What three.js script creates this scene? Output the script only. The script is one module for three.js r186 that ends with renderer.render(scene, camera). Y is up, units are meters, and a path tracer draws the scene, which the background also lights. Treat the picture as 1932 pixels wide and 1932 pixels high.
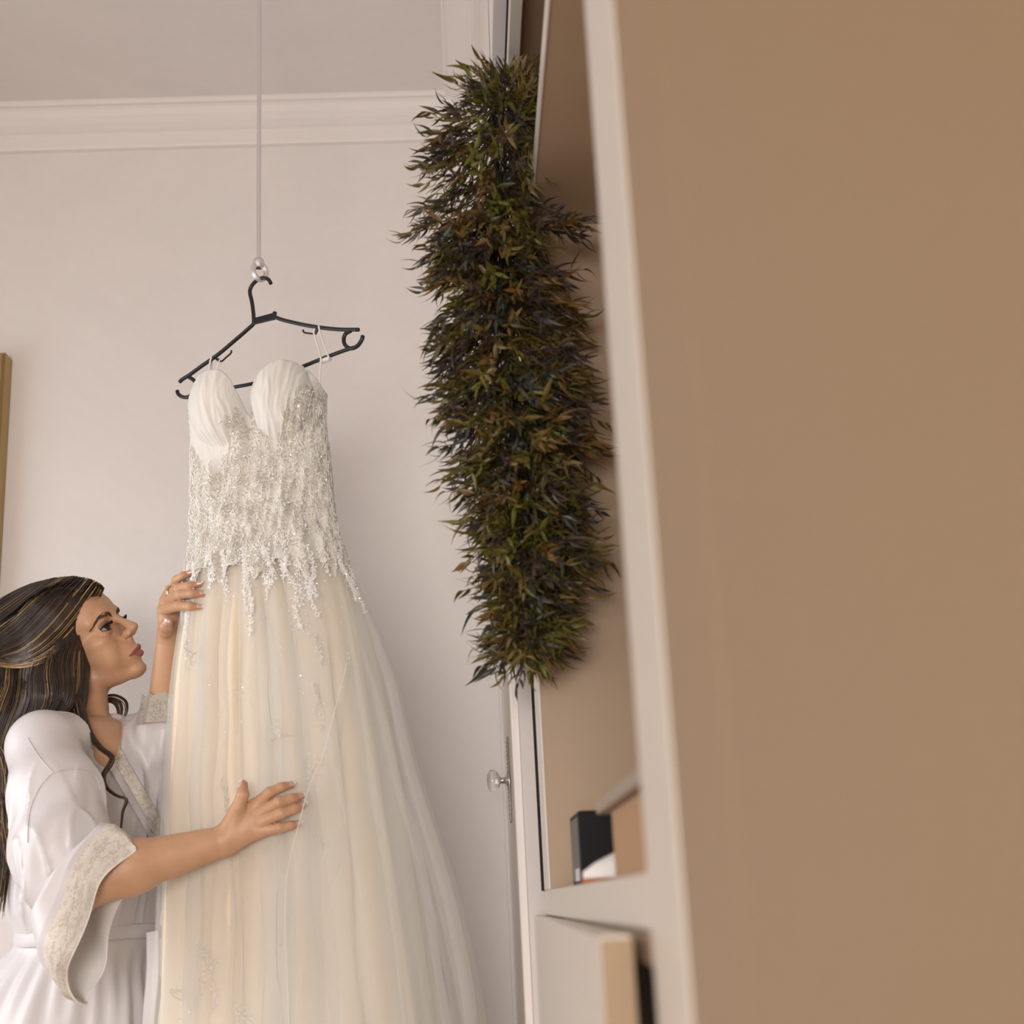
import * as THREE from 'three';
import { mergeGeometries, mergeVertices } from 'three/addons/utils/BufferGeometryUtils.js';
import { RoundedBoxGeometry } from 'three/addons/geometries/RoundedBoxGeometry.js';
import { RectAreaLightUniformsLib } from 'three/addons/lights/RectAreaLightUniformsLib.js';
import { createNoise3D } from 'simplex-noise';

// ------------------------------------------------------------------ camera, light, exposure
const scene = new THREE.Scene();
const renderer = new THREE.WebGLRenderer({ antialias: true });
renderer.toneMapping = THREE.LinearToneMapping;
renderer.toneMappingExposure = 0.81;
renderer.shadowMap.enabled = true;
RectAreaLightUniformsLib.init();

const EYE = 1.0, FOCAL = 2588, FRAME = 1932;                 // camera height in metres, focal length in pixels of the photograph
const D2R = Math.PI / 180;
const camera = new THREE.PerspectiveCamera(2 * Math.atan(FRAME / 2 / FOCAL) / D2R, 1, 0.05, 30);
const [PITCH, YAW, ROLL] = [15.83 * D2R, 2.29 * D2R, -2.83 * D2R];
const FWD = new THREE.Vector3(Math.sin(YAW) * Math.cos(PITCH), Math.sin(PITCH), -Math.cos(YAW) * Math.cos(PITCH));
const R0 = new THREE.Vector3(Math.cos(YAW), 0, Math.sin(YAW)), U0 = new THREE.Vector3().crossVectors(R0, FWD);
const RIGHT = R0.clone().multiplyScalar(Math.cos(ROLL)).addScaledVector(U0, Math.sin(ROLL));
const UPV = U0.clone().multiplyScalar(Math.cos(ROLL)).addScaledVector(R0, -Math.sin(ROLL));
camera.position.set(0, EYE, 0);
camera.up.copy(UPV);
camera.lookAt(FWD.clone().add(camera.position));
camera.focus = 2.42;
camera.userData.fStop = 4.5;

// daylight: a window in the left wall beside the bride, and an added fill window in the wall behind the photographer
scene.background = new THREE.Color().setRGB(0.75, 0.85, 1.0);
const SKY_TILT = Math.tan(22 * Math.PI / 180);
const WINDOW = { x: -2.15, z0: -2.55, z1: -1.15, y0: 0.75, y1: 1.85 };
const windowLight = new THREE.RectAreaLight(new THREE.Color().setRGB(0.95, 0.99, 1.03), 4.0, WINDOW.z1 - WINDOW.z0, WINDOW.y1 - WINDOW.y0);
windowLight.name = 'window_daylight';
windowLight.position.set(WINDOW.x + 0.20, (WINDOW.y0 + WINDOW.y1) / 2, (WINDOW.z0 + WINDOW.z1) / 2);
windowLight.lookAt(WINDOW.x + 5.2, (WINDOW.y0 + WINDOW.y1) / 2 - 5 * SKY_TILT, (WINDOW.z0 + WINDOW.z1) / 2);   // the sky shines down into the room
scene.add(windowLight);
const WINDOW2 = { z: 2.3, x0: -1.2, x1: 0.0, y0: 0.55, y1: 1.6 };
const windowLight2 = new THREE.RectAreaLight(new THREE.Color().setRGB(1.0, 0.96, 0.92), 24, WINDOW2.x1 - WINDOW2.x0, WINDOW2.y1 - WINDOW2.y0);  // added soft frontal fill, shaped as a second window
windowLight2.name = 'added_fill_behind';
windowLight2.position.set((WINDOW2.x0 + WINDOW2.x1) / 2, (WINDOW2.y0 + WINDOW2.y1) / 2, WINDOW2.z - 0.20);
windowLight2.lookAt((WINDOW2.x0 + WINDOW2.x1) / 2, (WINDOW2.y0 + WINDOW2.y1) / 2 - 5 * SKY_TILT, WINDOW2.z - 5.2);
scene.add(windowLight2);

// ------------------------------------------------------------------ helpers
function mulberry(a) { return () => { a |= 0; a = a + 0x6D2B79F5 | 0; let t = Math.imul(a ^ a >>> 15, 1 | a); t = t + Math.imul(t ^ t >>> 7, 61 | t) ^ t; return ((t ^ t >>> 14) >>> 0) / 4294967296; }; }
const rnd = mulberry(7);
const noise3 = createNoise3D(mulberry(11));
const fbm = (x, y, z) => noise3(x, y, z) * 0.6 + noise3(x * 2.1, y * 2.1, z * 2.1) * 0.28 + noise3(x * 4.3, y * 4.3, z * 4.3) * 0.12;
const V = (x, y, z) => new THREE.Vector3(x, y, z);
const lerp = (a, b, t) => a + (b - a) * t;
const clamp = (x, a = 0, b = 1) => Math.min(b, Math.max(a, x));
const smooth = (a, b, x) => { const t = clamp((x - a) / (b - a)); return t * t * (3 - 2 * t); };
// direction through a pixel of the photograph; at(): the point of that ray at a distance (metres) along -z, on(): at a given x
function rayOf(u, v) { return FWD.clone().addScaledVector(RIGHT, (u - 966) / FOCAL).addScaledVector(UPV, -(v - 966) / FOCAL); }
function at(u, v, d) { const r = rayOf(u, v); return r.multiplyScalar(-d / r.z).add(camera.position); }
function onX(u, v, x) { const r = rayOf(u, v); return r.multiplyScalar(x / r.x).add(camera.position); }
// piecewise linear / smooth table lookup
function table(rows, x, col = 1) {
  if (x <= rows[0][0]) return rows[0][col];
  for (let i = 1; i < rows.length; i++) if (x <= rows[i][0]) return lerp(rows[i - 1][col], rows[i][col], (x - rows[i - 1][0]) / (rows[i][0] - rows[i - 1][0]));
  return rows[rows.length - 1][col];
}
const stable = (rows, x, col = 1, w = 12) => { let s = 0, k = 0; for (let i = -4; i <= 4; i++) { const g = Math.exp(-i * i / 6); s += g * table(rows, x + i * w / 2, col); k += g; } return s / k; };
const taken = new Map();
function numbered(name) { const n = taken.get(name) ?? 0; taken.set(name, n + 1); return n ? `${name}_${String(n).padStart(3, '0')}` : name; }
function shadows(o) { o.castShadow = true; o.receiveShadow = true; return o; }
function part(name, geo, mat, parent, label) {
  const g = Array.isArray(geo) ? mergeGeometries(geo.map(plain), false) : geo;
  const m = shadows(new THREE.Mesh(g, mat)); m.name = name;
  if (label) m.userData.label = label;
  parent.add(m); return m;
}
function plain(g) {   // the same attributes on all that is merged
  const r = g.index ? g.toNonIndexed() : g;
  if (!r.attributes.normal) r.computeVertexNormals();
  if (!r.attributes.uv) r.setAttribute('uv', new THREE.BufferAttribute(new Float32Array(r.attributes.position.count * 2), 2));
  for (const k of Object.keys(r.attributes)) if (!['position', 'normal', 'uv', 'color'].includes(k)) r.deleteAttribute(k);
  return r;
}
function thing(name, label, category, pos = [0, 0, 0], group) {
  const o = new THREE.Group(); o.name = numbered(name); o.position.set(...pos); o.userData = { label, category };
  if (group) o.userData.group = group;
  scene.add(o); return o;
}
function structure(name, geo, mat, label) {
  const m = part(name, geo, mat, scene); m.userData = { kind: 'structure', label, category: name.split('_')[0] }; return m;
}
// box from corner to corner, uv in metres
function box(x0, x1, y0, y1, z0, z1, r = 0) {
  const [w, h, d] = [Math.abs(x1 - x0), Math.abs(y1 - y0), Math.abs(z1 - z0)];
  let g = r ? new RoundedBoxGeometry(w, h, d, 2, r) : new THREE.BoxGeometry(w, h, d);
  if (g.index) g = g.toNonIndexed();
  g.translate((x0 + x1) / 2, (y0 + y1) / 2, (z0 + z1) / 2);
  return metreUV(g);
}
function metreUV(g) {
  const p = g.attributes.position, n = g.attributes.normal, uv = new Float32Array(p.count * 2);
  for (let i = 0; i < p.count; i++) {
    const a = [Math.abs(n.getX(i)), Math.abs(n.getY(i)), Math.abs(n.getZ(i))], k = a.indexOf(Math.max(...a));
    uv[2 * i] = k === 0 ? p.getZ(i) : p.getX(i); uv[2 * i + 1] = k === 1 ? p.getZ(i) : p.getY(i);
  }
  g.setAttribute('uv', new THREE.BufferAttribute(uv, 2)); return g;
}
// a tube through points with its own radius at each point; flat: [a, b] squashes the section along the frame's axes; color: (t) => [r, g, b]
function tube(points, radii, { seg = 40, sides = 8, flat = [1, 1], color = null, closed = false, hint = null, straight = false, cap = true } = {}) {
  const curve = straight ? null : new THREE.CatmullRomCurve3(points, closed, 'centripetal');
  const n = straight ? points.length - 1 : seg, pts = [], tan = [];
  for (let i = 0; i <= n; i++) {
    const t = i / n;
    pts.push(straight ? points[i].clone() : curve.getPoint(t));
  }
  for (let i = 0; i <= n; i++) tan.push(pts[Math.min(n, i + 1)].clone().sub(pts[Math.max(0, i - 1)]).normalize());
  if (closed) { const t = pts[1].clone().sub(pts[n - 1]).normalize(); tan[0].copy(t); tan[n].copy(t); }
  let N = hint ? hint.clone() : (Math.abs(tan[0].y) < 0.9 ? V(0, 1, 0) : V(1, 0, 0));
  const pos = [], uv = [], idx = [], col = [];
  const rAt = (t) => typeof radii === 'number' ? radii : typeof radii === 'function' ? radii(t) : table(radii.map((r, i) => [i / (radii.length - 1), r]), t);
  let len = 0;
  for (let i = 0; i <= n; i++) {
    N.addScaledVector(tan[i], -N.dot(tan[i])).normalize();
    const B = V().crossVectors(tan[i], N), t = i / n, r = rAt(t);
    if (i) len += pts[i].distanceTo(pts[i - 1]);
    const c = color ? color(t) : null;
    for (let k = 0; k <= sides; k++) {
      const a = k / sides * Math.PI * 2, ca = Math.cos(a) * r * flat[0], sa = Math.sin(a) * r * flat[1];
      pos.push(pts[i].x + N.x * ca + B.x * sa, pts[i].y + N.y * ca + B.y * sa, pts[i].z + N.z * ca + B.z * sa);
      uv.push(k / sides, len);
      if (c) col.push(c[0], c[1], c[2]);
    }
  }
  const w = sides + 1;
  for (let i = 0; i < n; i++) for (let k = 0; k < sides; k++) { const a = i * w + k, b = a + w; idx.push(a, b, a + 1, a + 1, b, b + 1); }
  if (cap && !closed) for (const [row, s] of [[0, -1], [n, 1]]) {
    const c = pos.length / 3, q = pts[row], e = rAt(row / n) * 0.55 * Math.min(...flat);
    pos.push(q.x + tan[row].x * e * s, q.y + tan[row].y * e * s, q.z + tan[row].z * e * s); uv.push(0.5, s < 0 ? 0 : len);
    if (color) col.push(...color(row / n));
    for (let k = 0; k < sides; k++) { const a = row * w + k; s < 0 ? idx.push(c, a, a + 1) : idx.push(c, a + 1, a); }
  }
  const g = new THREE.BufferGeometry();
  g.setAttribute('position', new THREE.Float32BufferAttribute(pos, 3)); g.setAttribute('uv', new THREE.Float32BufferAttribute(uv, 2));
  if (color) g.setAttribute('color', new THREE.Float32BufferAttribute(col, 3));
  g.setIndex(idx); g.computeVertexNormals();
  return fixSeam(g, n + 1, w, closed);
}
function fixSeam(g, rows, w, closed) {   // equal normals where the section closes
  const nn = g.attributes.normal;
  for (let i = 0; i < rows; i++) {
    const a = i * w, b = a + w - 1, s = V(nn.getX(a) + nn.getX(b), nn.getY(a) + nn.getY(b), nn.getZ(a) + nn.getZ(b)).normalize();
    nn.setXYZ(a, s.x, s.y, s.z); nn.setXYZ(b, s.x, s.y, s.z);
  }
  if (closed) for (let k = 0; k < w; k++) {
    const a = k, b = (rows - 1) * w + k, s = V(nn.getX(a) + nn.getX(b), nn.getY(a) + nn.getY(b), nn.getZ(a) + nn.getZ(b)).normalize();
    nn.setXYZ(a, s.x, s.y, s.z); nn.setXYZ(b, s.x, s.y, s.z);
  }
  return g;
}
// a sheet from f(i / nu, j / nv) -> Vector3; uv from uvf or the parameters
function sheet(nu, nv, f, { uvf = null, color = null, wrap = false } = {}) {
  const pos = [], uv = [], idx = [], col = [];
  for (let j = 0; j <= nv; j++) for (let i = 0; i <= nu; i++) {
    const p = f(i / nu, j / nv); pos.push(p.x, p.y, p.z);
    uv.push(...(uvf ? uvf(i / nu, j / nv, p) : [i / nu, j / nv]));
    if (color) col.push(...color(i / nu, j / nv, p));
  }
  for (let j = 0; j < nv; j++) for (let i = 0; i < nu; i++) { const a = j * (nu + 1) + i, b = a + nu + 1; idx.push(a, b, a + 1, a + 1, b, b + 1); }
  const g = new THREE.BufferGeometry();
  g.setAttribute('position', new THREE.Float32BufferAttribute(pos, 3)); g.setAttribute('uv', new THREE.Float32BufferAttribute(uv, 2));
  if (color) g.setAttribute('color', new THREE.Float32BufferAttribute(col, 3));
  g.setIndex(idx); g.computeVertexNormals();
  return wrap ? fixSeam(g, nv + 1, nu + 1, false) : g;
}
// the zero surface of a signed distance on a grid (surface nets); color(x, y, z) -> linear [r, g, b]
function netSurface(sdf, lo, hi, cell, color = null) {
  const n = [0, 1, 2].map((k) => Math.ceil((hi[k] - lo[k]) / cell) + 1), [nx, ny, nz] = n;
  const f = new Float32Array(nx * ny * nz), step = 4;
  f.fill(NaN);
  const at3 = (i, j, k) => i + nx * (j + ny * k);
  const far = cell * step * 2.2;
  for (let k = 0; k < nz; k += step) for (let j = 0; j < ny; j += step) for (let i = 0; i < nx; i += step) {   // blocks far from the surface are skipped
    const c = sdf(lo[0] + (i + step / 2) * cell, lo[1] + (j + step / 2) * cell, lo[2] + (k + step / 2) * cell);
    const skip = Math.abs(c) > far;
    for (let kk = k; kk < Math.min(nz, k + step); kk++) for (let jj = j; jj < Math.min(ny, j + step); jj++) for (let ii = i; ii < Math.min(nx, i + step); ii++)
      f[at3(ii, jj, kk)] = skip ? c : sdf(lo[0] + ii * cell, lo[1] + jj * cell, lo[2] + kk * cell);
  }
  const id = new Int32Array(nx * ny * nz).fill(-1), pos = [];
  const corner = [[0, 0, 0], [1, 0, 0], [0, 1, 0], [1, 1, 0], [0, 0, 1], [1, 0, 1], [0, 1, 1], [1, 1, 1]];
  const edges = []; for (let a = 0; a < 8; a++) for (const b of [a | 1, a | 2, a | 4]) if (b !== a) edges.push([a, b]);
  const val = new Float32Array(8);
  for (let k = 0; k < nz - 1; k++) for (let j = 0; j < ny - 1; j++) for (let i = 0; i < nx - 1; i++) {
    let m = 0;
    for (let c = 0; c < 8; c++) { val[c] = f[at3(i + corner[c][0], j + corner[c][1], k + corner[c][2])]; if (val[c] < 0) m |= 1 << c; }
    if (m === 0 || m === 255) continue;
    let x = 0, y = 0, z = 0, cnt = 0;
    for (const [a, b] of edges) if ((val[a] < 0) !== (val[b] < 0)) {
      const t = val[a] / (val[a] - val[b]);
      x += lerp(corner[a][0], corner[b][0], t); y += lerp(corner[a][1], corner[b][1], t); z += lerp(corner[a][2], corner[b][2], t); cnt++;
    }
    id[at3(i, j, k)] = pos.length / 3;
    pos.push(lo[0] + (i + x / cnt) * cell, lo[1] + (j + y / cnt) * cell, lo[2] + (k + z / cnt) * cell);
  }
  const idx = [];
  const quad = (a, b, c, d, flip) => { if (a < 0 || b < 0 || c < 0 || d < 0) return; flip ? idx.push(a, c, b, b, c, d) : idx.push(a, b, c, b, d, c); };
  for (let k = 0; k < nz - 1; k++) for (let j = 0; j < ny - 1; j++) for (let i = 0; i < nx - 1; i++) {
    const s = f[at3(i, j, k)] < 0;
    if (i && j && k >= 0 && (f[at3(i, j, k + 1)] < 0) !== s && i > 0 && j > 0) quad(id[at3(i - 1, j - 1, k)], id[at3(i, j - 1, k)], id[at3(i - 1, j, k)], id[at3(i, j, k)], !s);
    if (j > 0 && k > 0 && (f[at3(i + 1, j, k)] < 0) !== s) quad(id[at3(i, j - 1, k - 1)], id[at3(i, j, k - 1)], id[at3(i, j - 1, k)], id[at3(i, j, k)], !s);
    if (i > 0 && k > 0 && (f[at3(i, j + 1, k)] < 0) !== s) quad(id[at3(i - 1, j, k - 1)], id[at3(i - 1, j, k)], id[at3(i, j, k - 1)], id[at3(i, j, k)], !s);
  }
  const g = new THREE.BufferGeometry(), nor = new Float32Array(pos.length), uv = new Float32Array(pos.length / 3 * 2), col = color ? new Float32Array(pos.length) : null, e = cell * 0.6;
  for (let i = 0; i < pos.length; i += 3) {
    const [x, y, z] = [pos[i], pos[i + 1], pos[i + 2]];
    let a = sdf(x + e, y, z) - sdf(x - e, y, z), b = sdf(x, y + e, z) - sdf(x, y - e, z), c = sdf(x, y, z + e) - sdf(x, y, z - e);
    const l = Math.hypot(a, b, c) || 1; nor[i] = a / l; nor[i + 1] = b / l; nor[i + 2] = c / l;
    uv[i / 3 * 2] = x; uv[i / 3 * 2 + 1] = y;
    if (col) { const q = color(x, y, z); col[i] = q[0]; col[i + 1] = q[1]; col[i + 2] = q[2]; }
  }
  g.setAttribute('position', new THREE.Float32BufferAttribute(pos, 3)); g.setAttribute('normal', new THREE.BufferAttribute(nor, 3)); g.setAttribute('uv', new THREE.BufferAttribute(uv, 2));
  if (col) g.setAttribute('color', new THREE.BufferAttribute(col, 3));
  g.setIndex(idx);
  // the winding follows the normals
  const ia = g.index.array, P = g.attributes.position;
  const A = V(), B = V(), C = V(), N = V();
  for (let i = 0; i < ia.length; i += 3) {
    A.fromBufferAttribute(P, ia[i]); B.fromBufferAttribute(P, ia[i + 1]); C.fromBufferAttribute(P, ia[i + 2]);
    N.crossVectors(B.sub(A), C.sub(A));
    if (N.x * nor[ia[i] * 3] + N.y * nor[ia[i] * 3 + 1] + N.z * nor[ia[i] * 3 + 2] < 0) { const t = ia[i + 1]; ia[i + 1] = ia[i + 2]; ia[i + 2] = t; }
  }
  return g;
}
// distances
const smin = (a, b, k) => { const h = Math.max(k - Math.abs(a - b), 0) / k; return Math.min(a, b) - h * h * k * 0.25; };
const smax = (a, b, k) => -smin(-a, -b, k);
function capsule(x, y, z, a, b, ra, rb) {
  const bx = b[0] - a[0], by = b[1] - a[1], bz = b[2] - a[2], px = x - a[0], py = y - a[1], pz = z - a[2];
  const h = clamp((px * bx + py * by + pz * bz) / (bx * bx + by * by + bz * bz + 1e-12));
  return Math.hypot(px - bx * h, py - by * h, pz - bz * h) - lerp(ra, rb, h);
}
function ellipsoid(x, y, z, c, r) {
  const px = x - c[0], py = y - c[1], pz = z - c[2];
  const k0 = Math.hypot(px / r[0], py / r[1], pz / r[2]), k1 = Math.hypot(px / (r[0] * r[0]), py / (r[1] * r[1]), pz / (r[2] * r[2]));
  return k1 < 1e-9 ? -Math.min(...r) : k0 * (k0 - 1) / k1;
}
// textures computed per texel: fn(u, v) in 0..1 -> value or [r, g, b] (sRGB 0..1)
function texture(size, fn, { color = false, repeat = 1 } = {}) {
  const data = new Uint8Array(size * size * 4);
  for (let j = 0; j < size; j++) for (let i = 0; i < size; i++) {
    const c = fn(i / size, j / size), k = (j * size + i) * 4;
    const [r, g, b, a] = typeof c === 'number' ? [c, c, c, 1] : c;
    data[k] = clamp(r) * 255; data[k + 1] = clamp(g) * 255; data[k + 2] = clamp(b) * 255; data[k + 3] = (a ?? 1) * 255;
  }
  const t = new THREE.DataTexture(data, size, size); t.magFilter = THREE.LinearFilter; t.minFilter = THREE.LinearFilter;
  t.wrapS = t.wrapT = THREE.RepeatWrapping; t.repeat.set(repeat, repeat);
  if (color) t.colorSpace = THREE.SRGBColorSpace;
  t.needsUpdate = true; return t;
}
// noise that repeats over the unit square
function tiled(u, v, s, seed = 0) {
  const a = u * Math.PI * 2, b = v * Math.PI * 2, r = s / (2 * Math.PI);
  return noise3(Math.cos(a) * r + seed, Math.sin(a) * r + Math.cos(b) * r * 1.3, Math.sin(b) * r * 1.3 - seed);
}
const mat = (rgb, roughness = 0.6, more = {}) => new THREE.MeshPhysicalMaterial({ color: new THREE.Color().setRGB(...rgb), roughness, side: THREE.DoubleSide, ...more });
// ------------------------------------------------------------------ materials of the room
const plasterBump = texture(512, (u, v) => 0.5 + 0.1 * tiled(u, v, 34, 8) + 0.2 * tiled(u, v, 110, 5), { repeat: 1.1 });
const plasterTone = texture(256, (u, v) => { const n = 0.985 - 0.006 * (tiled(u, v, 7, 1) + 0.7 * tiled(u, v, 40, 2)); return [n, n, n]; }, { color: true, repeat: 0.6 });
const M = {};
M.wall = mat([0.82, 0.77, 0.735], 0.75, { map: plasterTone, bumpMap: plasterBump, bumpScale: 0.0001 });
M.ceiling = mat([0.82, 0.77, 0.735], 0.8, { map: plasterTone, bumpMap: plasterBump, bumpScale: 0.0001 });
M.trim = mat([0.82, 0.77, 0.735], 0.6, { bumpMap: plasterBump, bumpScale: 0.0003 });
M.white = mat([0.68, 0.625, 0.555], 0.32);
M.door = mat([0.80, 0.73, 0.67], 0.4);
const grain = texture(512, (u, v) => 0.5 + 0.3 * tiled(u * 0.999, v, 3, 4) + 0.22 * noise3(Math.cos(u * 6.2832) * 14, Math.sin(u * 6.2832) * 14, v * 2) * Math.sin(v * Math.PI) + 0.15 * tiled(u, v, 60, 9), { repeat: 1 });
M.niche = mat([0.46, 0.335, 0.225], 0.5);  // lighter copy of the wardrobe taupe, niche brightness put into the colour
M.taupe = mat([0.32, 0.215, 0.115], 0.5, { bumpMap: plasterBump, bumpScale: 0.0002 });
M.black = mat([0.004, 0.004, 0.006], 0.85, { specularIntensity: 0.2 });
const floorTone = texture(512, (u, v) => { const n = 0.5 + 0.5 * noise3(Math.cos(u * 6.2832) * 9, Math.sin(u * 6.2832) * 9, v * 3 + 4) * Math.sin(v * Math.PI); return [0.52 + 0.1 * n, 0.36 + 0.09 * n, 0.22 + 0.07 * n]; }, { color: true, repeat: 1 });
M.floor = mat([0.9, 0.9, 0.9], 0.38, { map: floorTone });

// ------------------------------------------------------------------ the room
const H = EYE;                               // heights below are measured from the eye
const BACK = -2.9, RIGHT_X = 0.08, UNIT_X = 0.10, JAMB = -2.1, CEIL = H + 1.835, REAR = 2.3, LEFT_X = WINDOW.x;
structure('floor', [box(LEFT_X - 0.2, 0.75, -0.12, 0, REAR + 0.15, BACK - 0.15)], M.floor, 'warm wooden floor of the dressing room');
structure('ceiling', [box(LEFT_X - 0.2, 0.75, CEIL, CEIL + 0.12, REAR + 0.15, BACK - 0.15)], M.ceiling, 'flat off-white plaster ceiling above the cornice');
structure('wall_back', [box(LEFT_X - 0.2, 0.75, 0, CEIL, BACK - 0.15, BACK)], M.wall, 'plain off-white plaster wall behind the hanging wedding dress');
structure('wall_front', [box(LEFT_X - 0.2, WINDOW2.x0, 0, CEIL, REAR, REAR + 0.15), box(WINDOW2.x1, 0.75, 0, CEIL, REAR, REAR + 0.15), box(WINDOW2.x0, WINDOW2.x1, 0, WINDOW2.y0, REAR, REAR + 0.15), box(WINDOW2.x0, WINDOW2.x1, WINDOW2.y1, CEIL, REAR, REAR + 0.15)], M.wall, 'off-white plaster wall behind the photographer');
const LINTEL = H + 1.29;
structure('wall_right', [
  box(RIGHT_X, 0.75, 0, CEIL, BACK, JAMB), box(RIGHT_X, 0.75, LINTEL, CEIL, JAMB, REAR), box(0.62, 0.75, 0, LINTEL, JAMB, REAR), box(RIGHT_X, 0.62, 0, LINTEL, 1.2, REAR),
], M.wall, 'off-white wall with the recess that holds the built-in cupboards');
structure('wall_left', [
  box(LEFT_X - 0.2, LEFT_X, 0, CEIL, BACK, WINDOW.z0), box(LEFT_X - 0.2, LEFT_X, 0, CEIL, WINDOW.z1, REAR),
  box(LEFT_X - 0.2, LEFT_X, 0, WINDOW.y0, WINDOW.z0, WINDOW.z1), box(LEFT_X - 0.2, LEFT_X, WINDOW.y1, CEIL, WINDOW.z0, WINDOW.z1),
], M.wall, 'off-white wall with the tall window');
const windowGlass = mat([1, 1, 1], 0.02, { transmission: 1, thickness: 0, ior: 1.45 });
const win = structure('window_1', [box(LEFT_X - 0.11, LEFT_X - 0.106, WINDOW.y0, WINDOW.y1, WINDOW.z0, WINDOW.z1)], windowGlass, 'tall window that lets in the daylight');
part('window_frame', [
  box(LEFT_X - 0.14, LEFT_X - 0.08, WINDOW.y0, WINDOW.y0 + 0.06, WINDOW.z0, WINDOW.z1), box(LEFT_X - 0.14, LEFT_X - 0.08, WINDOW.y1 - 0.06, WINDOW.y1, WINDOW.z0, WINDOW.z1),
  box(LEFT_X - 0.14, LEFT_X - 0.08, WINDOW.y0, WINDOW.y1, WINDOW.z0, WINDOW.z0 + 0.06), box(LEFT_X - 0.14, LEFT_X - 0.08, WINDOW.y0, WINDOW.y1, WINDOW.z1 - 0.06, WINDOW.z1),
  box(LEFT_X - 0.14, LEFT_X - 0.08, WINDOW.y0, WINDOW.y1, (WINDOW.z0 + WINDOW.z1) / 2 - 0.03, (WINDOW.z0 + WINDOW.z1) / 2 + 0.03),
], M.trim, win);

const win2 = structure('window_added_2', [box(WINDOW2.x0, WINDOW2.x1, WINDOW2.y0, WINDOW2.y1, REAR + 0.08, REAR + 0.084)], windowGlass, 'added window behind the photographer for frontal fill');
part('window_frame', [box(WINDOW2.x0, WINDOW2.x1, WINDOW2.y0, WINDOW2.y0 + 0.06, REAR + 0.05, REAR + 0.11), box(WINDOW2.x0, WINDOW2.x1, WINDOW2.y1 - 0.06, WINDOW2.y1, REAR + 0.05, REAR + 0.11), box(WINDOW2.x0, WINDOW2.x0 + 0.06, WINDOW2.y0, WINDOW2.y1, REAR + 0.05, REAR + 0.11), box(WINDOW2.x1 - 0.06, WINDOW2.x1, WINDOW2.y0, WINDOW2.y1, REAR + 0.05, REAR + 0.11)], M.trim, win2);

// cornice: one profile swept along the back and the right wall (a = out from the wall, b = down from the ceiling)
const profile = [[0.078, 0], [0.078, 0.006], [0.074, 0.011], [0.066, 0.012], [0.060, 0.016], [0.052, 0.028], [0.040, 0.040], [0.027, 0.049], [0.019, 0.053], [0.019, 0.058], [0.0155, 0.062], [0.0145, 0.083], [0.012, 0.0885], [0.002, 0.0895], [0, 0.0895]];
const CORNICE = 0.0915;
function cornice(along) {   // along: (a) => the line of the profile point, as [x0, z0, x1, z1]
  const g = sheet(profile.length - 1, 1, (s, t) => {
    const k = Math.round(s * (profile.length - 1)), [a, b] = profile[k], [x0, z0, x1, z1] = along(a);
    return V(lerp(x0, x1, t), CEIL - b * CORNICE / 0.0895, lerp(z0, z1, t));
  }).toNonIndexed();
  g.computeVertexNormals(); return metreUV(g);
}
structure('trim_1', [cornice((a) => [LEFT_X + a, BACK + a, RIGHT_X - a, BACK + a])], M.trim, 'moulded plaster cornice along the top of the back wall');
structure('trim_2', [cornice((a) => [RIGHT_X - a, BACK + a, RIGHT_X - a, REAR])], M.trim, 'moulded plaster cornice along the top of the right wall');
structure('trim_3', [cornice((a) => [LEFT_X + a, REAR, LEFT_X + a, BACK + a])], M.trim, 'moulded plaster cornice along the top of the window wall');

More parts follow.
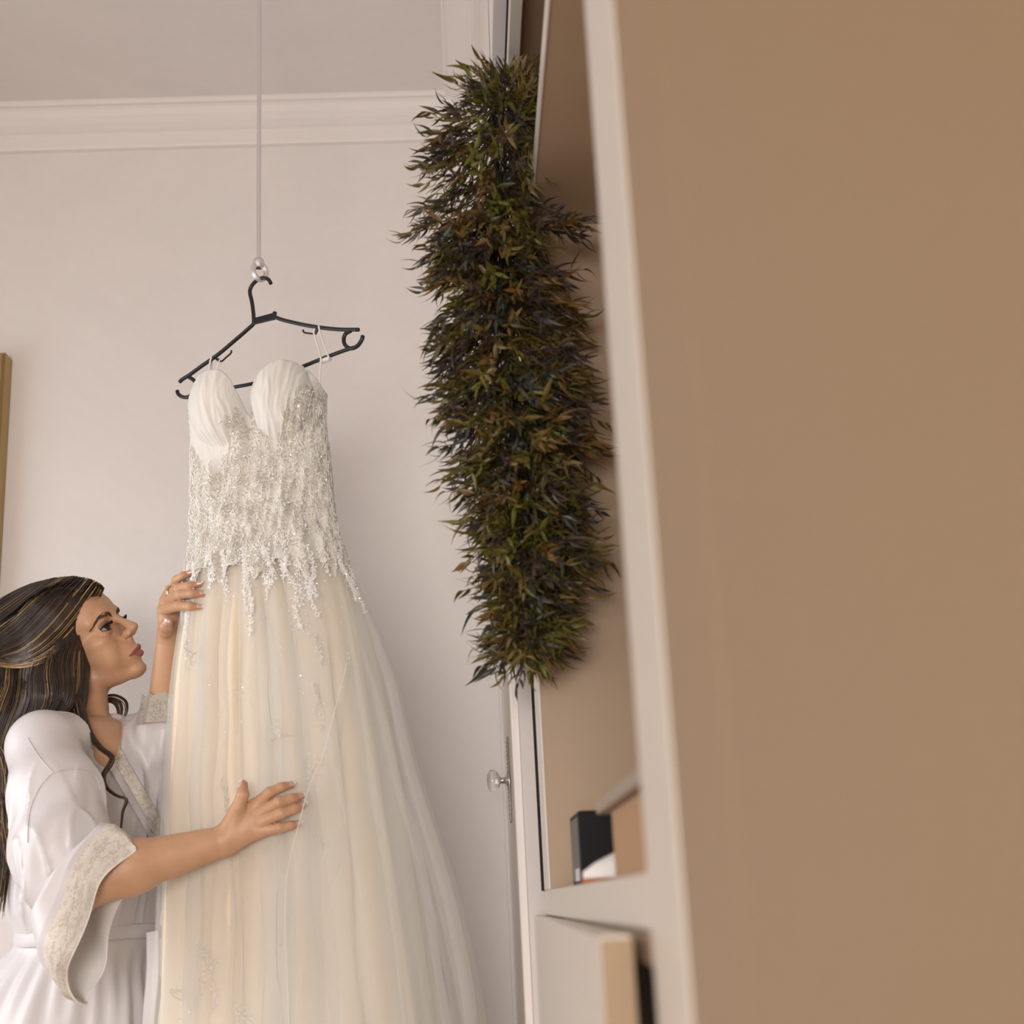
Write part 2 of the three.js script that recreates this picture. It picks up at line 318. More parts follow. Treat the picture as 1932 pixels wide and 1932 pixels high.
// a white cupboard door with a glass knob, set in the right wall beside the corner
const CASE_TOP = H + 1.15;
structure('trim_4', [box(RIGHT_X - 0.012, RIGHT_X, 0, CASE_TOP, BACK, BACK + 0.045, 0.003), box(RIGHT_X - 0.012, RIGHT_X, 0, CASE_TOP, JAMB - 0.06, JAMB - 0.012, 0.003), box(RIGHT_X - 0.012, RIGHT_X, CASE_TOP - 0.05, CASE_TOP, BACK, JAMB - 0.012, 0.003)], M.trim, 'narrow white casing round the door beside the corner');
const door = structure('door_1', [box(RIGHT_X - 0.006, RIGHT_X, 0.02, CASE_TOP - 0.055, BACK + 0.052, JAMB - 0.066, 0.002)], M.door, 'white door with a glass knob beside the corner');
{
  const k = onX(961, 1472, RIGHT_X - 0.008); k.z = Math.max(k.z, BACK + 0.10);
  const kz = k.z, ky = k.y;
  const silver = mat([0.55, 0.53, 0.52], 0.25, { metalness: 1 });
  const bits = [];                                           // a long pierced plate: two scrolled bars with beads
  for (const s of [-1, 1]) bits.push(tube([V(RIGHT_X - 0.0085, ky - 0.075, kz + s * 0.004), V(RIGHT_X - 0.0085, ky - 0.03, kz + s * 0.011), V(RIGHT_X - 0.0085, ky, kz + s * 0.016), V(RIGHT_X - 0.0085, ky + 0.03, kz + s * 0.011), V(RIGHT_X - 0.0085, ky + 0.078, kz + s * 0.004)], 0.0017, { seg: 30, sides: 6 }));
  for (let i = -9; i <= 9; i++) bits.push(new THREE.SphereGeometry(0.0026, 8, 6).translate(RIGHT_X - 0.009, ky + i * 0.0075, kz + (i % 2 ? 0.005 : -0.005) * (1 - Math.abs(i) / 14)));
  part('knob_plate', bits, silver, door, 'pierced silver plate behind the knob');
  const stem = new THREE.LatheGeometry([[0.0001, 0], [0.013, 0.0], [0.012, 0.004], [0.006, 0.008], [0.0055, 0.016], [0.008, 0.019]].map(([r, y]) => new THREE.Vector2(r, y)), 24);
  stem.rotateZ(Math.PI / 2).translate(RIGHT_X - 0.008, ky, kz);
  const knob = part('knob', new THREE.LatheGeometry([[0.0001, 0.016], [0.010, 0.017], [0.018, 0.023], [0.021, 0.030], [0.019, 0.036], [0.012, 0.040], [0.0001, 0.041]].map(([r, y]) => new THREE.Vector2(r, y)), 10).rotateZ(Math.PI / 2).translate(RIGHT_X - 0.008, ky, kz), mat([1, 1, 1], 0.03, { transmission: 1, thickness: 0.02, ior: 1.5 }), door, 'clear faceted glass knob');
  part('knob_stem', stem, silver, knob);
}

// ------------------------------------------------------------------ built-in cupboards along the right wall
const COUNTER = H + 0.0128, NICHE_FAR = -1.89, POST_FAR = -0.815, POST_NEAR = -0.685, DEEP = 0.56;
{
  const u = thing('shelf_unit', 'open white-edged shelf niche with a taupe lining above the counter', 'shelves', [0, COUNTER, 0]);
  const y0 = 0, y1 = LINTEL - COUNTER - 0.004;
  part('post', [box(UNIT_X, UNIT_X + 0.003, y0, y1, -2.015, NICHE_FAR, 0.001)], M.white, u);
  part('gap_shade_strip', [box(UNIT_X - 0.0005, UNIT_X + 0.02, y0, y1, -2.095, -2.016), box(UNIT_X - 0.0005, UNIT_X + 0.015, y1 - 0.03, y1, -2.016, POST_FAR)], M.black, u, 'black strip standing in for the shade in the gap round the niche frame');  // near-black strip paints the shade of the gap round the frame
  part('head_rail', [box(UNIT_X, UNIT_X + 0.019, y1 - 0.055, y1 - 0.031, -2.015, POST_FAR, 0.002)], M.white, u);
  part('side_panel', [box(UNIT_X + 0.003, DEEP, y0, y1 - 0.031, -1.905, NICHE_FAR)], M.niche, u);
  part('back_panel', [box(DEEP, DEEP + 0.012, y0, y1 - 0.031, -1.905, POST_FAR)], M.niche, u);
  part('top_panel', [box(UNIT_X + 0.019, DEEP, y1 - 0.031, y1 - 0.012, -1.905, POST_FAR)], M.niche, u);
  const s0 = H + 0.988 - COUNTER;
  part('shelf', [box(0.127, DEEP, s0, s0 + 0.036, NICHE_FAR, POST_FAR)], M.niche, u);
  part('shelf_edge', [box(0.125, 0.1268, s0 - 0.001, s0 + 0.037, NICHE_FAR, POST_FAR)], M.white, u, 'white edge band of the shelf');
}
{
  const u = thing('counter_top', 'white counter top under the open shelf niche', 'counter', [0, COUNTER, 0]);
  part('slab', [box(UNIT_X, DEEP, -0.034, 0, -2.015, POST_FAR + 0.0, 0.003)], M.white, u);
}
{
  const u = thing('base_cabinet', 'white base cabinet under the counter with one door ajar', 'cabinet');
  part('body', [box(DEEP - 0.016, DEEP, 0.02, COUNTER - 0.035, -2.095, POST_FAR), box(UNIT_X + 0.002, DEEP, 0.02, 0.05, -2.095, POST_FAR), box(UNIT_X + 0.002, DEEP, COUNTER - 0.053, COUNTER - 0.035, -2.095, POST_FAR), box(UNIT_X + 0.002, DEEP, 0.05, COUNTER - 0.053, -2.095, -2.077), box(UNIT_X + 0.002, DEEP, 0.05, COUNTER - 0.053, -1.56, -1.542), box(UNIT_X + 0.03, DEEP, 0.05, COUNTER - 0.053, POST_FAR - 0.018, POST_FAR)], M.niche, u);
  const d1 = part('door', [box(0.0, 0.014, 0.06, COUNTER - 0.0345, -2.085, -1.555, 0.003)], M.white, u); d1.position.x = UNIT_X - 0.014;
  // the nearer door stands a little open on its far hinges
  const d2 = part('door', [box(-0.020, 0.0, 0.06, COUNTER - 0.0345, 0, 0.70, 0.003)], M.white, u);
  d2.position.set(UNIT_X + 0.001, 0, -1.545); d2.rotation.y = -0.012;
  part('edge_band', [box(-0.0195, -0.0005, 0.061, COUNTER - 0.037, 0.7002, 0.7012)], M.taupe, d2, 'taupe edge of the door');
}
{
  const u = thing('tall_wardrobe', 'tall taupe wardrobe with a white front post and panelled door', 'wardrobe');
  const top = LINTEL - 0.036;
  part('post', [box(UNIT_X, UNIT_X + 0.03, 0.0, top, POST_FAR, POST_NEAR, 0.001)], M.white, u);
  part('side_panel', [box(UNIT_X + 0.03, DEEP, 0.0, top, POST_FAR, POST_FAR + 0.018)], M.taupe, u);
  part('carcass', [box(UNIT_X + 0.03, DEEP, 0.0, top, POST_FAR + 0.02, 1.18)], M.taupe, u);
  for (const [a, b] of [[POST_NEAR + 0.0012, 0.22], [0.226, 1.15]]) {
    const d = part('door', [box(UNIT_X + 0.0006, UNIT_X + 0.029, 0.05, top, a, a + 0.15, 0.002), box(UNIT_X + 0.0006, UNIT_X + 0.029, 0.05, top, b - 0.15, b, 0.002), box(UNIT_X + 0.0006, UNIT_X + 0.029, 0.05, 0.2, a + 0.15, b - 0.15), box(UNIT_X + 0.0006, UNIT_X + 0.029, top - 0.15, top, a + 0.15, b - 0.15)], M.taupe, u);
    part('panel', [box(UNIT_X + 0.0010, UNIT_X + 0.026, 0.203, top - 0.153, a + 0.1518, b - 0.1518)], M.taupe, d);
  }
}
// ------------------------------------------------------------------ gilded frame on the back wall, at the left edge of the picture
{
  const x1 = at(15, 676, 2.87).x, top = at(12, 671, 2.87).y, x0 = x1 - 0.62, bot = top - 0.95, w = 0.075;
  const f = thing('picture_frame', 'ornate antique gold frame hanging on the back wall', 'frame', [(x0 + x1) / 2, bot, BACK]);
  const cx = (x1 - x0) / 2, hh = top - bot;
  const gold = mat([0.52, 0.36, 0.15], 0.36, { metalness: 0.8, bumpMap: texture(256, (u, v) => 0.5 + 0.35 * tiled(u, v, 16, 6) + 0.2 * tiled(u, v, 40, 2), { repeat: 14 }), bumpScale: 0.003 });
  const prof = [[0, 0.002], [0, 0.046], [0.006, 0.052], [0.012, 0.050], [0.016, 0.044], [0.03, 0.050], [0.045, 0.047], [0.055, 0.036], [0.062, 0.038], [0.068, 0.030], [w, 0.012]];
  const rails = [];
  const corners = (a) => [V(-cx + a, a, 0), V(cx - a, a, 0), V(cx - a, hh - a, 0), V(-cx + a, hh - a, 0)];
  for (let k = 0; k < 4; k++) rails.push([k, metreUV(sheet(prof.length - 1, 1, (s, t) => { const [a, b] = prof[Math.round(s * (prof.length - 1))], c = corners(a); return c[k].clone().lerp(c[(k + 1) % 4], t).setZ(b); }))]);
  for (const [k, g] of rails) {
    const r = part('rail', g, gold, f);
    // raised scrolls along the rail
    const bits = [], c = corners(0.037), a = c[k], b = c[(k + 1) % 4], L = a.distanceTo(b), n = Math.round(L / 0.05);
    const dir = b.clone().sub(a).normalize(), nor = V(-dir.y, dir.x, 0);
    for (let i = 0; i < n; i++) {
      const p0 = a.clone().lerp(b, (i + 0.5) / n), s = i % 2 ? 1 : -1, pts = [];
      for (let q = 0; q <= 12; q++) { const an = q / 12 * 5.2, rr = 0.017 * (1 - q / 15); pts.push(p0.clone().addScaledVector(dir, Math.cos(an) * rr).addScaledVector(nor, s * Math.sin(an) * rr * 0.8).setZ(0.050 - 0.0002 * q)); }
      bits.push(tube(pts, [0.0045, 0.0035, 0.0015], { seg: 18, sides: 6 }));
    }
    part('scrollwork', bits, gold, r);
  }
  part('backing', [box(-cx + 0.01, cx - 0.01, 0.01, hh - 0.01, 0.001, 0.008)], mat([0.25, 0.2, 0.16], 0.7), f);
}

// ------------------------------------------------------------------ rod with an eye nut, and the hanger
const HOOK = at(490, 524, 2.28), HANG = 31.3 * D2R;                    // the hanger's plane is turned, its right end nearer
const alongH = V(Math.cos(HANG), 0, Math.sin(HANG)), outH = V(-Math.sin(HANG), 0, Math.cos(HANG));
function onHanger(u, v, off = 0) { const r = rayOf(u, v), p0 = HOOK.clone().addScaledVector(outH, off).sub(camera.position); return r.multiplyScalar(p0.dot(outH) / r.dot(outH)).add(camera.position); }
{
  const steel = mat([0.80, 0.78, 0.79], 0.32, { metalness: 0.75, bumpMap: plasterBump, bumpScale: 0.0003 });
  const eye = at(490, 514, 2.28), top = at(488, 492, 2.28);
  const o = thing('hanging_rod', 'slim steel rod with an eye ring hanging from the ceiling', 'rod', [top.x, top.y - 0.06, top.z]);
  const base = o.position, L = CEIL - top.y;
  part('rod', [new THREE.CylinderGeometry(0.0040, 0.0040, L, 14).translate(0, top.y - base.y + L / 2, 0)], steel, o);
  part('rose', [new THREE.CylinderGeometry(0.03, 0.035, 0.02, 24).translate(0, CEIL - base.y - 0.01, 0)], steel, o);
  part('collar', [new THREE.LatheGeometry([[0.0045, 0.006], [0.0085, 0.004], [0.0105, -0.002], [0.011, -0.008], [0.008, -0.013]].map(([r, y]) => new THREE.Vector2(r, y)), 20).translate(0, top.y - base.y - 0.001, 0)], steel, o);
  const ring = new THREE.TorusGeometry(0.0128, 0.0048, 14, 36).scale(1, 1.18, 1).rotateY(0.62);
  part('eye_ring', [ring.translate(eye.x - base.x, top.y - base.y - 0.0215, eye.z - base.z)], steel, o);
}
{
  const blackPlastic = mat([0.016, 0.017, 0.021], 0.33);
  const b = onHanger(500, 600);
  const h = thing('clothes_hanger', 'black plastic clothes hanger carrying the wedding dress', 'hanger', [b.x, b.y, b.z]);
  const L = (u, v, off = 0) => onHanger(u, v, off).sub(b);
  const T = (pts, r, o = {}) => tube(pts.map(([u, v, k]) => L(u, v, k ?? 0)), r, { seg: 48, sides: 10, ...o });
  part('hook', T([[479, 606], [478, 590], [475, 568], [471.5, 552], [473, 543], [481, 532], [492, 525.5], [502, 525], [508, 529], [511, 535]], 0.0036), blackPlastic, h);
  part('label_plate', [(() => {
    const q = [[479, 600.5], [517, 590.5], [519, 602], [480, 612]].map(([u, v]) => L(u, v)), g = [];
    const f = (k) => (s, t) => q[0].clone().lerp(q[1], s).lerp(q[3].clone().lerp(q[2], s), t).addScaledVector(outH, k);
    return mergeGeometries([sheet(4, 2, f(0.0013)), sheet(4, 2, f(-0.0013))].map(plain));
  })(), T([[480, 602], [517, 591.5]], 0.0012), T([[480, 611.5], [519, 602]], 0.0014)], blackPlastic, h);
  part('arm', [T([[479, 604], [478, 611], [470, 619], [440, 645], [410, 670], [380, 691], [358, 707], [342, 717.5], [339, 721]], 0.0036)], blackPlastic, h);
  part('arm', [T([[518, 590], [519, 597], [526, 601], [560, 610], [598, 617], [640, 621.5], [677, 622]], 0.0036)], blackPlastic, h);
  part('bar', [T([[361, 747], [400, 740], [440, 731], [480, 723], [520, 711], [560, 696], [600, 680], [645, 663], [668, 655.5]], 0.0034)], blackPlastic, h);
  part('end_ring', [T([[357, 712], [366, 718], [370.5, 729], [366, 741], [355, 749], [345, 749], [336, 743], [334.5, 737]], 0.0036)], blackPlastic, h);
  part('end_ring', [T([[662, 624], [652, 630], [648.5, 641], [652, 652], [663, 657.5], [675, 652], [683, 640], [684.5, 633.5]], 0.0036)], blackPlastic, h);
  part('strap_hook', [T([[412, 677], [417, 682], [427, 674], [436, 665.5], [436.5, 661]], 0.0017), T([[408, 677], [414, 681]], 0.0024)], blackPlastic, h);
  part('strap_hook', [T([[597, 620], [595, 629], [584, 629], [573, 626.5], [572, 622.5]], 0.0017), T([[600, 619], [595, 630]], 0.0024)], blackPlastic, h);
  part('knob', [T([[518, 596], [518.5, 589]], 0.0038, { seg: 6 })], blackPlastic, h);
}

// ------------------------------------------------------------------ hanging artificial plant
{
  const D = 1.80, topP = at(926, 158, D), botP = at(990, 1225, D), axis = (t) => topP.clone().lerp(botP, t);
  const o = thing('hanging_plant', 'bushy olive and bronze artificial plant hanging on a thin cord', 'plant', [topP.x, botP.y, topP.z]);
  const base = o.position.clone();
  // outline of the foliage in the photograph: row, left, right
  const rows = [[150, 915, 1010], [200, 860, 1090], [240, 818, 1120], [300, 806, 1130], [350, 796, 1120], [410, 806, 1105], [470, 815, 1030], [520, 828, 1060], [560, 836, 1072], [610, 815, 1082], [680, 832, 1078], [760, 846, 1085], [820, 862, 1108], [870, 874, 1098], [920, 890, 1098], [960, 902, 1070], [1000, 916, 1082], [1040, 928, 1106], [1080, 938, 1075], [1130, 930, 1052], [1170, 945, 1040], [1225, 968, 1020]];
  const leafMats = [[0.070, 0.058, 0.018], [0.135, 0.095, 0.018], [0.055, 0.056, 0.044], [0.155, 0.085, 0.022], [0.125, 0.120, 0.018], [0.060, 0.038, 0.030], [0.185, 0.130, 0.040]].map((c) => mat(c, 0.42));
  // a curved lance-shaped leaf along +y
  const leaf = (len, wid, bend) => {
    const n = 5, g = sheet(2, n, (s, t) => { const w = wid * Math.sin(Math.PI * Math.pow(t, 0.7)) * (1 - 0.15 * t) + 0.0002; return V((s - 0.5) * 2 * w, len * (t - 0.12 * bend * t * t), -bend * len * t * t * 0.55 + Math.abs(s - 0.5) * w * 0.9); });
    return g;
  };
  const sprigs = [];
  for (let k = 0; k < 9; k++) {          // nine patterns of sprig: a stem with whorls of leaves
    const r = mulberry(100 + k), len = 0.040 + 0.026 * r(), stemPts = [V(0, 0, 0), V(0.004 * (r() - 0.5), len * 0.5, 0.006 * (r() - 0.5)), V(0.012 * (r() - 0.5), len, 0.012 * (r() - 0.5))];
    const g = [tube(stemPts, [0.0011, 0.0006], { seg: 6, sides: 5 })], n = 8 + Math.floor(r() * 4);
    for (let i = 0; i < n; i++) {
      const t = 0.12 + 0.88 * i / (n - 1), p = new THREE.CatmullRomCurve3(stemPts).getPoint(t), q = leaf(0.019 + 0.016 * r(), 0.0021 + 0.0013 * r(), 0.2 + 1.5 * r());
      q.rotateX(i === n - 1 ? 0.1 : 0.75 + 0.5 * r()); q.rotateY(i * 2.4 + r()); q.translate(p.x, p.y, p.z); g.push(q);
    }
    sprigs.push(mergeGeometries(g.map(plain)));
  }
  const twigMat = mat([0.035, 0.025, 0.015], 0.7), twigs = [], items = [];
  const half = (row) => { const l = table(rows, row, 1), r = table(rows, row, 2); return [l, r]; };
  const r = mulberry(55);
  for (let i = 0; i < 1600; i++) {
    const t = Math.pow(r(), 0.95), row = lerp(152, 1222, t), [l, rt] = half(row), c = (l + rt) / 2, w = (rt - l) / 2;
    const ang = r() * Math.PI * 2, rad = Math.pow(r(), i % 3 ? 0.5 : 1.1), u = c + Math.cos(ang) * rad * (w - 26), depth = D - Math.sin(ang) * rad * Math.min(w * 0.0007, 0.085);
    const p = at(u, row, depth);
    if (p.x > 0.113 && p.y > H + 0.945 && p.y < H + 1.05) continue;                 // not through the shelf
    if (p.z < -1.87 && p.x > 0.075) continue;
    const outward = V(Math.cos(ang), 0, Math.sin(ang)).multiplyScalar(0.35 + 0.8 * rad).add(V(0, -0.35 - 0.45 * r() + (row < 230 ? 0.7 : 0), 0)).add(V(r() - 0.5, r() - 0.5, r() - 0.5).multiplyScalar(0.9)).normalize();
    items.push({ p, outward, rad, spin: r() * 6.28, s: 0.72 + 0.42 * r(), k: Math.floor(r() * 9), m: Math.floor(r() * 7), near: p.z + rad * 0.1 });
    if (i % 3 === 0) twigs.push(tube([axis(t).sub(base).add(V(0, 0.05, 0)), axis(t).lerp(p, 0.5).sub(base).add(V(0, 0.012, 0)), p.clone().sub(base)], 0.0009, { seg: 5, sides: 4, cap: false }));
  }
  items.sort((a, b) => b.near - a.near);
  const Y = V(0, 1, 0), rest = leafMats.map(() => []);
  items.forEach((it, i) => {
    const q = new THREE.Quaternion().setFromUnitVectors(Y, it.outward).multiply(new THREE.Quaternion().setFromAxisAngle(Y, it.spin));
    if (i < 290) {
      const m = part(numbered('leaf_sprig'), sprigs[it.k], leafMats[it.m], o);
      m.position.copy(it.p).sub(base); m.quaternion.copy(q); m.scale.setScalar(it.s);
    } else rest[it.m].push(sprigs[it.k].clone().applyQuaternion(q).scale(it.s, it.s, it.s).translate(it.p.x - base.x, it.p.y - base.y, it.p.z - base.z));
  });
  rest.forEach((g, k) => { if (g.length) part(numbered('foliage'), g, leafMats[k], o).userData.kind = 'stuff'; });
  part('stems', [tube([topP.clone().sub(base), axis(0.3).sub(base), axis(0.62).sub(base).add(V(0.01, 0, 0)), at(1003, 1200, D).sub(base)], [0.003, 0.0025, 0.0012], { seg: 30, sides: 6 }), ...twigs], twigMat, o).userData.kind = 'stuff';
  const cordTop = at(921, 0, D - 0.01), dirC = cordTop.clone().sub(topP), kk = (CEIL - 0.004 - topP.y) / dirC.y;
  part('cord', [tube([topP.clone().sub(base), topP.clone().addScaledVector(dirC, kk).sub(base)], 0.0006, { seg: 2, sides: 5 })], mat([0.35, 0.27, 0.22], 0.7), o);
}

// ------------------------------------------------------------------ things on the counter in the niche
{
  const y = COUNTER;
  const b = thing('black_box', 'small glossy black box with a grey side label standing in the niche', 'box', [0.185, y, -1.665]);
  part('carton', [box(-0.063, 0.063, 0, 0.083, -0.068, 0.068, 0.002)], mat([0.006, 0.006, 0.007], 0.6, { specularIntensity: 0.4 }), b);
  part('side_print', [box(-0.0636, -0.063, 0.006, 0.077, -0.061, 0.055)], mat([0.11, 0.10, 0.095], 0.5), b, 'grey printed panel on the side');
  part('label', [box(-0.0641, -0.0636, 0.006, 0.020, -0.01, 0.05)], mat([0.6, 0.58, 0.56], 0.5), b, 'small white label');
  const s = thing('shoe_box', 'brown cardboard shoe box with a loose taupe lid in the niche', 'box', [0.225, y, -1.11]);
  const card = mat([0.42, 0.245, 0.125], 0.7, { bumpMap: grain, bumpScale: 0.0004 });
  part('carton', [box(-0.098, 0.098, 0, 0.062, -0.155, 0.155, 0.002)], card, s);
  const lid = part('lid', [box(-0.107, 0.107, 0.062, 0.0745, -0.212, 0.16, 0.003)], mat([0.33, 0.265, 0.205], 0.6), s, 'taupe lid');
  lid.rotation.z = 0.0;
}
{
  // a pointed white court shoe lying across the niche, its toe at the counter's edge
  const o = thing('court_shoe', 'white pointed court shoe with a reddish sole beside the shoe box', 'shoe', [0.102, COUNTER, -1.318]);
  const w = [[0, 0.002], [0.012, 0.012], [0.03, 0.020], [0.06, 0.028], [0.10, 0.033], [0.14, 0.031], [0.19, 0.024], [0.225, 0.022], [0.235, 0.012]];
  const hgt = [[0, 0.006], [0.012, 0.014], [0.03, 0.022], [0.06, 0.029], [0.10, 0.026], [0.15, 0.034], [0.20, 0.050], [0.235, 0.056]];
  const lift = (x) => smooth(0.08, 0.22, x) * 0.05;
  const upper = sheet(18, 40, (s, t) => { const x = t * 0.235, a = Math.PI * s, ww = table(w, x), hh = table(hgt, x); return V(x, 0.0045 + lift(x) + Math.pow(Math.sin(a), 0.8) * hh, -Math.cos(a) * ww); });
  part('upper', upper, mat([0.80, 0.77, 0.75], 0.3), o);
  part('sole', sheet(8, 40, (s, t) => { const x = t * 0.235 - 0.001, ww = table(w, x) + 0.001; return V(x, 0.004 + lift(x) - (Math.abs(s - 0.5) < 0.49 ? 0.0035 : 0), (s - 0.5) * 2 * ww); }), mat([0.55, 0.17, 0.07], 0.4), o, 'reddish brown sole');
  part('heel', [new THREE.CylinderGeometry(0.014, 0.006, 0.052, 14).translate(0.212, 0.027, 0)], mat([0.80, 0.77, 0.75], 0.3), o);
}
// ------------------------------------------------------------------ wedding dress
// lace drawn once: a fine net with vines, leaves and flowers; alpha is the open net
function laceCanvas(size, seed, density, net) {
  const r = mulberry(seed), make = (fill) => { const c = document.createElement('canvas'); c.width = c.height = size; const g = c.getContext('2d'); g.fillStyle = fill; g.fillRect(0, 0, size, size); return [c, g]; };
  const [cm, gm] = make('rgb(238,230,218)'), [ca, ga] = make(`rgb(${net},${net},${net})`), [cb, gb] = make('#303030');
  // k: 0 colour, 1 opacity, 2 relief
  const all = (fn) => { for (const dx of [-size, 0, size]) for (const dy of [-size, 0, size]) [gm, ga, gb].forEach((q, k) => { q.save(); q.translate(dx, dy); fn(q, k); q.restore(); }); };
  const pick = (k, c, o, h) => (k === 0 ? c : k === 1 ? o : h);
  all((q, k) => { q.strokeStyle = pick(k, 'rgb(244,238,228)', `rgb(${net + 70},${net + 70},${net + 70})`, '#484848'); q.lineWidth = 1.5; for (let i = 0; i < size; i += size / 72) for (const s of [-1, 1]) { q.beginPath(); q.moveTo(i, 0); q.lineTo(i + s * size, size); q.stroke(); } });
  for (let m = 0; m < density; m++) {
    const x = r() * size, y = r() * size, R = size * (0.03 + 0.04 * r()), petals = 5 + Math.floor(r() * 4), rot = r() * 6.28, kind = r();
    if (kind < 0.4) all((q, k) => {                                                   // flower
      for (let p = 0; p < petals; p++) {
        const a = rot + p / petals * 6.283; q.save(); q.translate(x, y); q.rotate(a);
        q.fillStyle = pick(k, 'rgb(247,242,233)', '#e8e8e8', '#a0a0a0'); q.beginPath(); q.ellipse(R * 0.55, 0, R * 0.46, R * 0.24, 0, 0, 6.3); q.fill();
        q.strokeStyle = pick(k, 'rgb(250,246,238)', '#ffffff', '#ffffff'); q.lineWidth = size / 300; q.stroke(); q.restore();
      }
      q.fillStyle = pick(k, '#fdf8f0', '#ffffff', '#ffffff'); q.beginPath(); q.arc(x, y, R * 0.2, 0, 6.3); q.fill();
    });
    else {                                                                             // scrolling vine with leaves
      const pts = []; let a = r() * 6.28, px = x, py = y; const turn = (r() - 0.5) * 0.5;
      for (let i = 0; i < 16; i++) { pts.push([px, py, a]); px += Math.cos(a) * R * 0.32; py += Math.sin(a) * R * 0.32; a += turn * (1 + i * 0.08); }
      const len = pts.map(() => R * (0.3 + 0.3 * r()));
      all((q, k) => {
        q.strokeStyle = pick(k, 'rgb(249,244,235)', '#ffffff', '#f0f0f0'); q.lineWidth = size / 230; q.beginPath(); pts.forEach(([u, v], i) => (i ? q.lineTo(u, v) : q.moveTo(u, v))); q.stroke();
        pts.forEach(([u, v, an], i) => { if (i % 2) return; q.save(); q.translate(u, v); q.rotate(an + (i % 4 ? 0.9 : -0.9)); q.fillStyle = pick(k, 'rgb(248,244,236)', '#f0f0f0', '#c8c8c8'); q.beginPath(); q.ellipse(len[i], 0, len[i], len[i] * 0.33, 0, 0, 6.3); q.fill(); q.restore(); });
      });
    }
  }
  const [map, alpha, bump] = [cm, ca, cb].map((c) => { const t = new THREE.CanvasTexture(c); t.wrapS = t.wrapT = THREE.RepeatWrapping; t.magFilter = THREE.LinearFilter; return t; });
  map.colorSpace = THREE.SRGBColorSpace;
  return { map, alpha, bump };
}
const lace = laceCanvas(1024, 21, 170, 130);
for (const t of [lace.map, lace.alpha, lace.bump]) t.repeat.set(1 / 0.15, 1 / 0.15);
const weave = texture(256, (u, v) => 0.5 + 0.25 * Math.sin(u * 6.2832 * 40) * Math.sin(v * 6.2832 * 40) + 0.2 * tiled(u, v, 30, 2), { repeat: 20 });
M.lining = mat([0.94, 0.79, 0.58], 0.55, { sheen: 0.4, sheenRoughness: 0.5, sheenColor: new THREE.Color(1, 0.95, 0.85) });
M.ivory = mat([0.90, 0.88, 0.83], 0.7, { bumpMap: weave, bumpScale: 0.0003, sheen: 0.4, sheenRoughness: 0.6, sheenColor: new THREE.Color(1, 1, 1) });
M.tulle = mat([0.96, 0.945, 0.90], 0.85, { transparent: true, opacity: 0.47, transmission: 0.22, thickness: 0 });
M.tulleFine = mat([0.96, 0.945, 0.91], 0.85, { transparent: true, opacity: 0.17, transmission: 0.22, thickness: 0 });
M.lace = mat([0.96, 0.95, 0.92], 0.6, { map: lace.map, alphaMap: lace.alpha, bumpMap: lace.bump, bumpScale: 0.0007, transparent: true });
M.thread = mat([0.93, 0.915, 0.875], 0.5);
M.threadSoft = mat([0.88, 0.86, 0.80], 0.6, { transparent: true, opacity: 0.55 });
M.bead = mat([0.9, 0.88, 0.85], 0.12, { clearcoat: 1, iridescence: 0.6 });
M.sequin = mat([0.93, 0.92, 0.92], 0.12, { clearcoat: 1, clearcoatRoughness: 0.05, ior: 2.0 });

const DRESS_D = 2.28;
// outlines in the photograph, row: left, right
const bodiceRows = [[700, 358, 618], [760, 357, 618], [800, 356, 617], [843, 360, 620], [905, 357, 627], [959, 359, 631], [1011, 357, 639], [1060, 352, 655], [1100, 346, 668]];
const liningRows = [[980, 363, 628], [1040, 360, 640], [1100, 354, 652], [1200, 340, 668], [1300, 330, 682], [1450, 322, 704], [1600, 316, 724], [1700, 313, 738], [1932, 312, 772], [2400, 308, 850]];
const midRows = [[985, 358, 632], [1040, 353, 646], [1100, 345, 666], [1200, 331, 700], [1300, 321, 722], [1450, 310, 750], [1600, 304, 776], [1700, 300, 792], [1932, 296, 830], [2400, 290, 910]];
const outerRows = [[990, 357, 634], [1040, 351, 650], [1097, 345, 672], [1150, 338, 694], [1208, 329, 715], [1260, 322, 733], [1306, 317, 750], [1450, 307, 781], [1533, 303, 806], [1630, 299, 838], [1729, 296, 867], [1835, 292, 890], [1932, 288, 908], [2400, 284, 985]];
const DYAW = 11 * D2R, dEx = V(Math.cos(DYAW), 0, Math.sin(DYAW)), dEz = V(-Math.sin(DYAW), 0, Math.cos(DYAW));
function ring(rows, v, thick) {       // centre and half axes of the section at a row of the photograph
  const l = stable(rows, v, 1, 20), r = stable(rows, v, 2, 20), c = at((l + r) / 2, v, DRESS_D), W = Math.abs(at(r, v, DRESS_D).x - at(l, v, DRESS_D).x) / 2;
  const b = typeof thick === 'function' ? thick(v) : thick, s = Math.sin(DYAW), co = Math.cos(DYAW);
  const a = Math.sqrt(Math.max(W * W - b * b * s * s, 1e-4)) / co;
  return { c, a, b };
}
const sect = (q, th, ra = 0, tg = 0, pw = 0.8) => {   // point of the section at angle th (0 right, pi/2 front), moved outward by ra and along by tg
  const ct = Math.cos(th), st = Math.sin(th), x = q.a * ct, z = q.b * Math.sign(st) * Math.pow(Math.abs(st), pw);
  const n = V(ct / q.a, 0, st / q.b).normalize();
  return q.c.clone().addScaledVector(dEx, x + n.x * ra - n.z * tg).addScaledVector(dEz, z + n.z * ra + n.x * tg);
};
const dressBase = at(520, 2400, DRESS_D);
const dress = thing('wedding_dress', 'ivory strapless wedding dress with beaded lace bodice and tulle skirt on a hanger', 'dress', [dressBase.x, dressBase.y, dressBase.z]);
const toDress = (g) => g.translate(-dressBase.x, -dressBase.y, -dressBase.z);

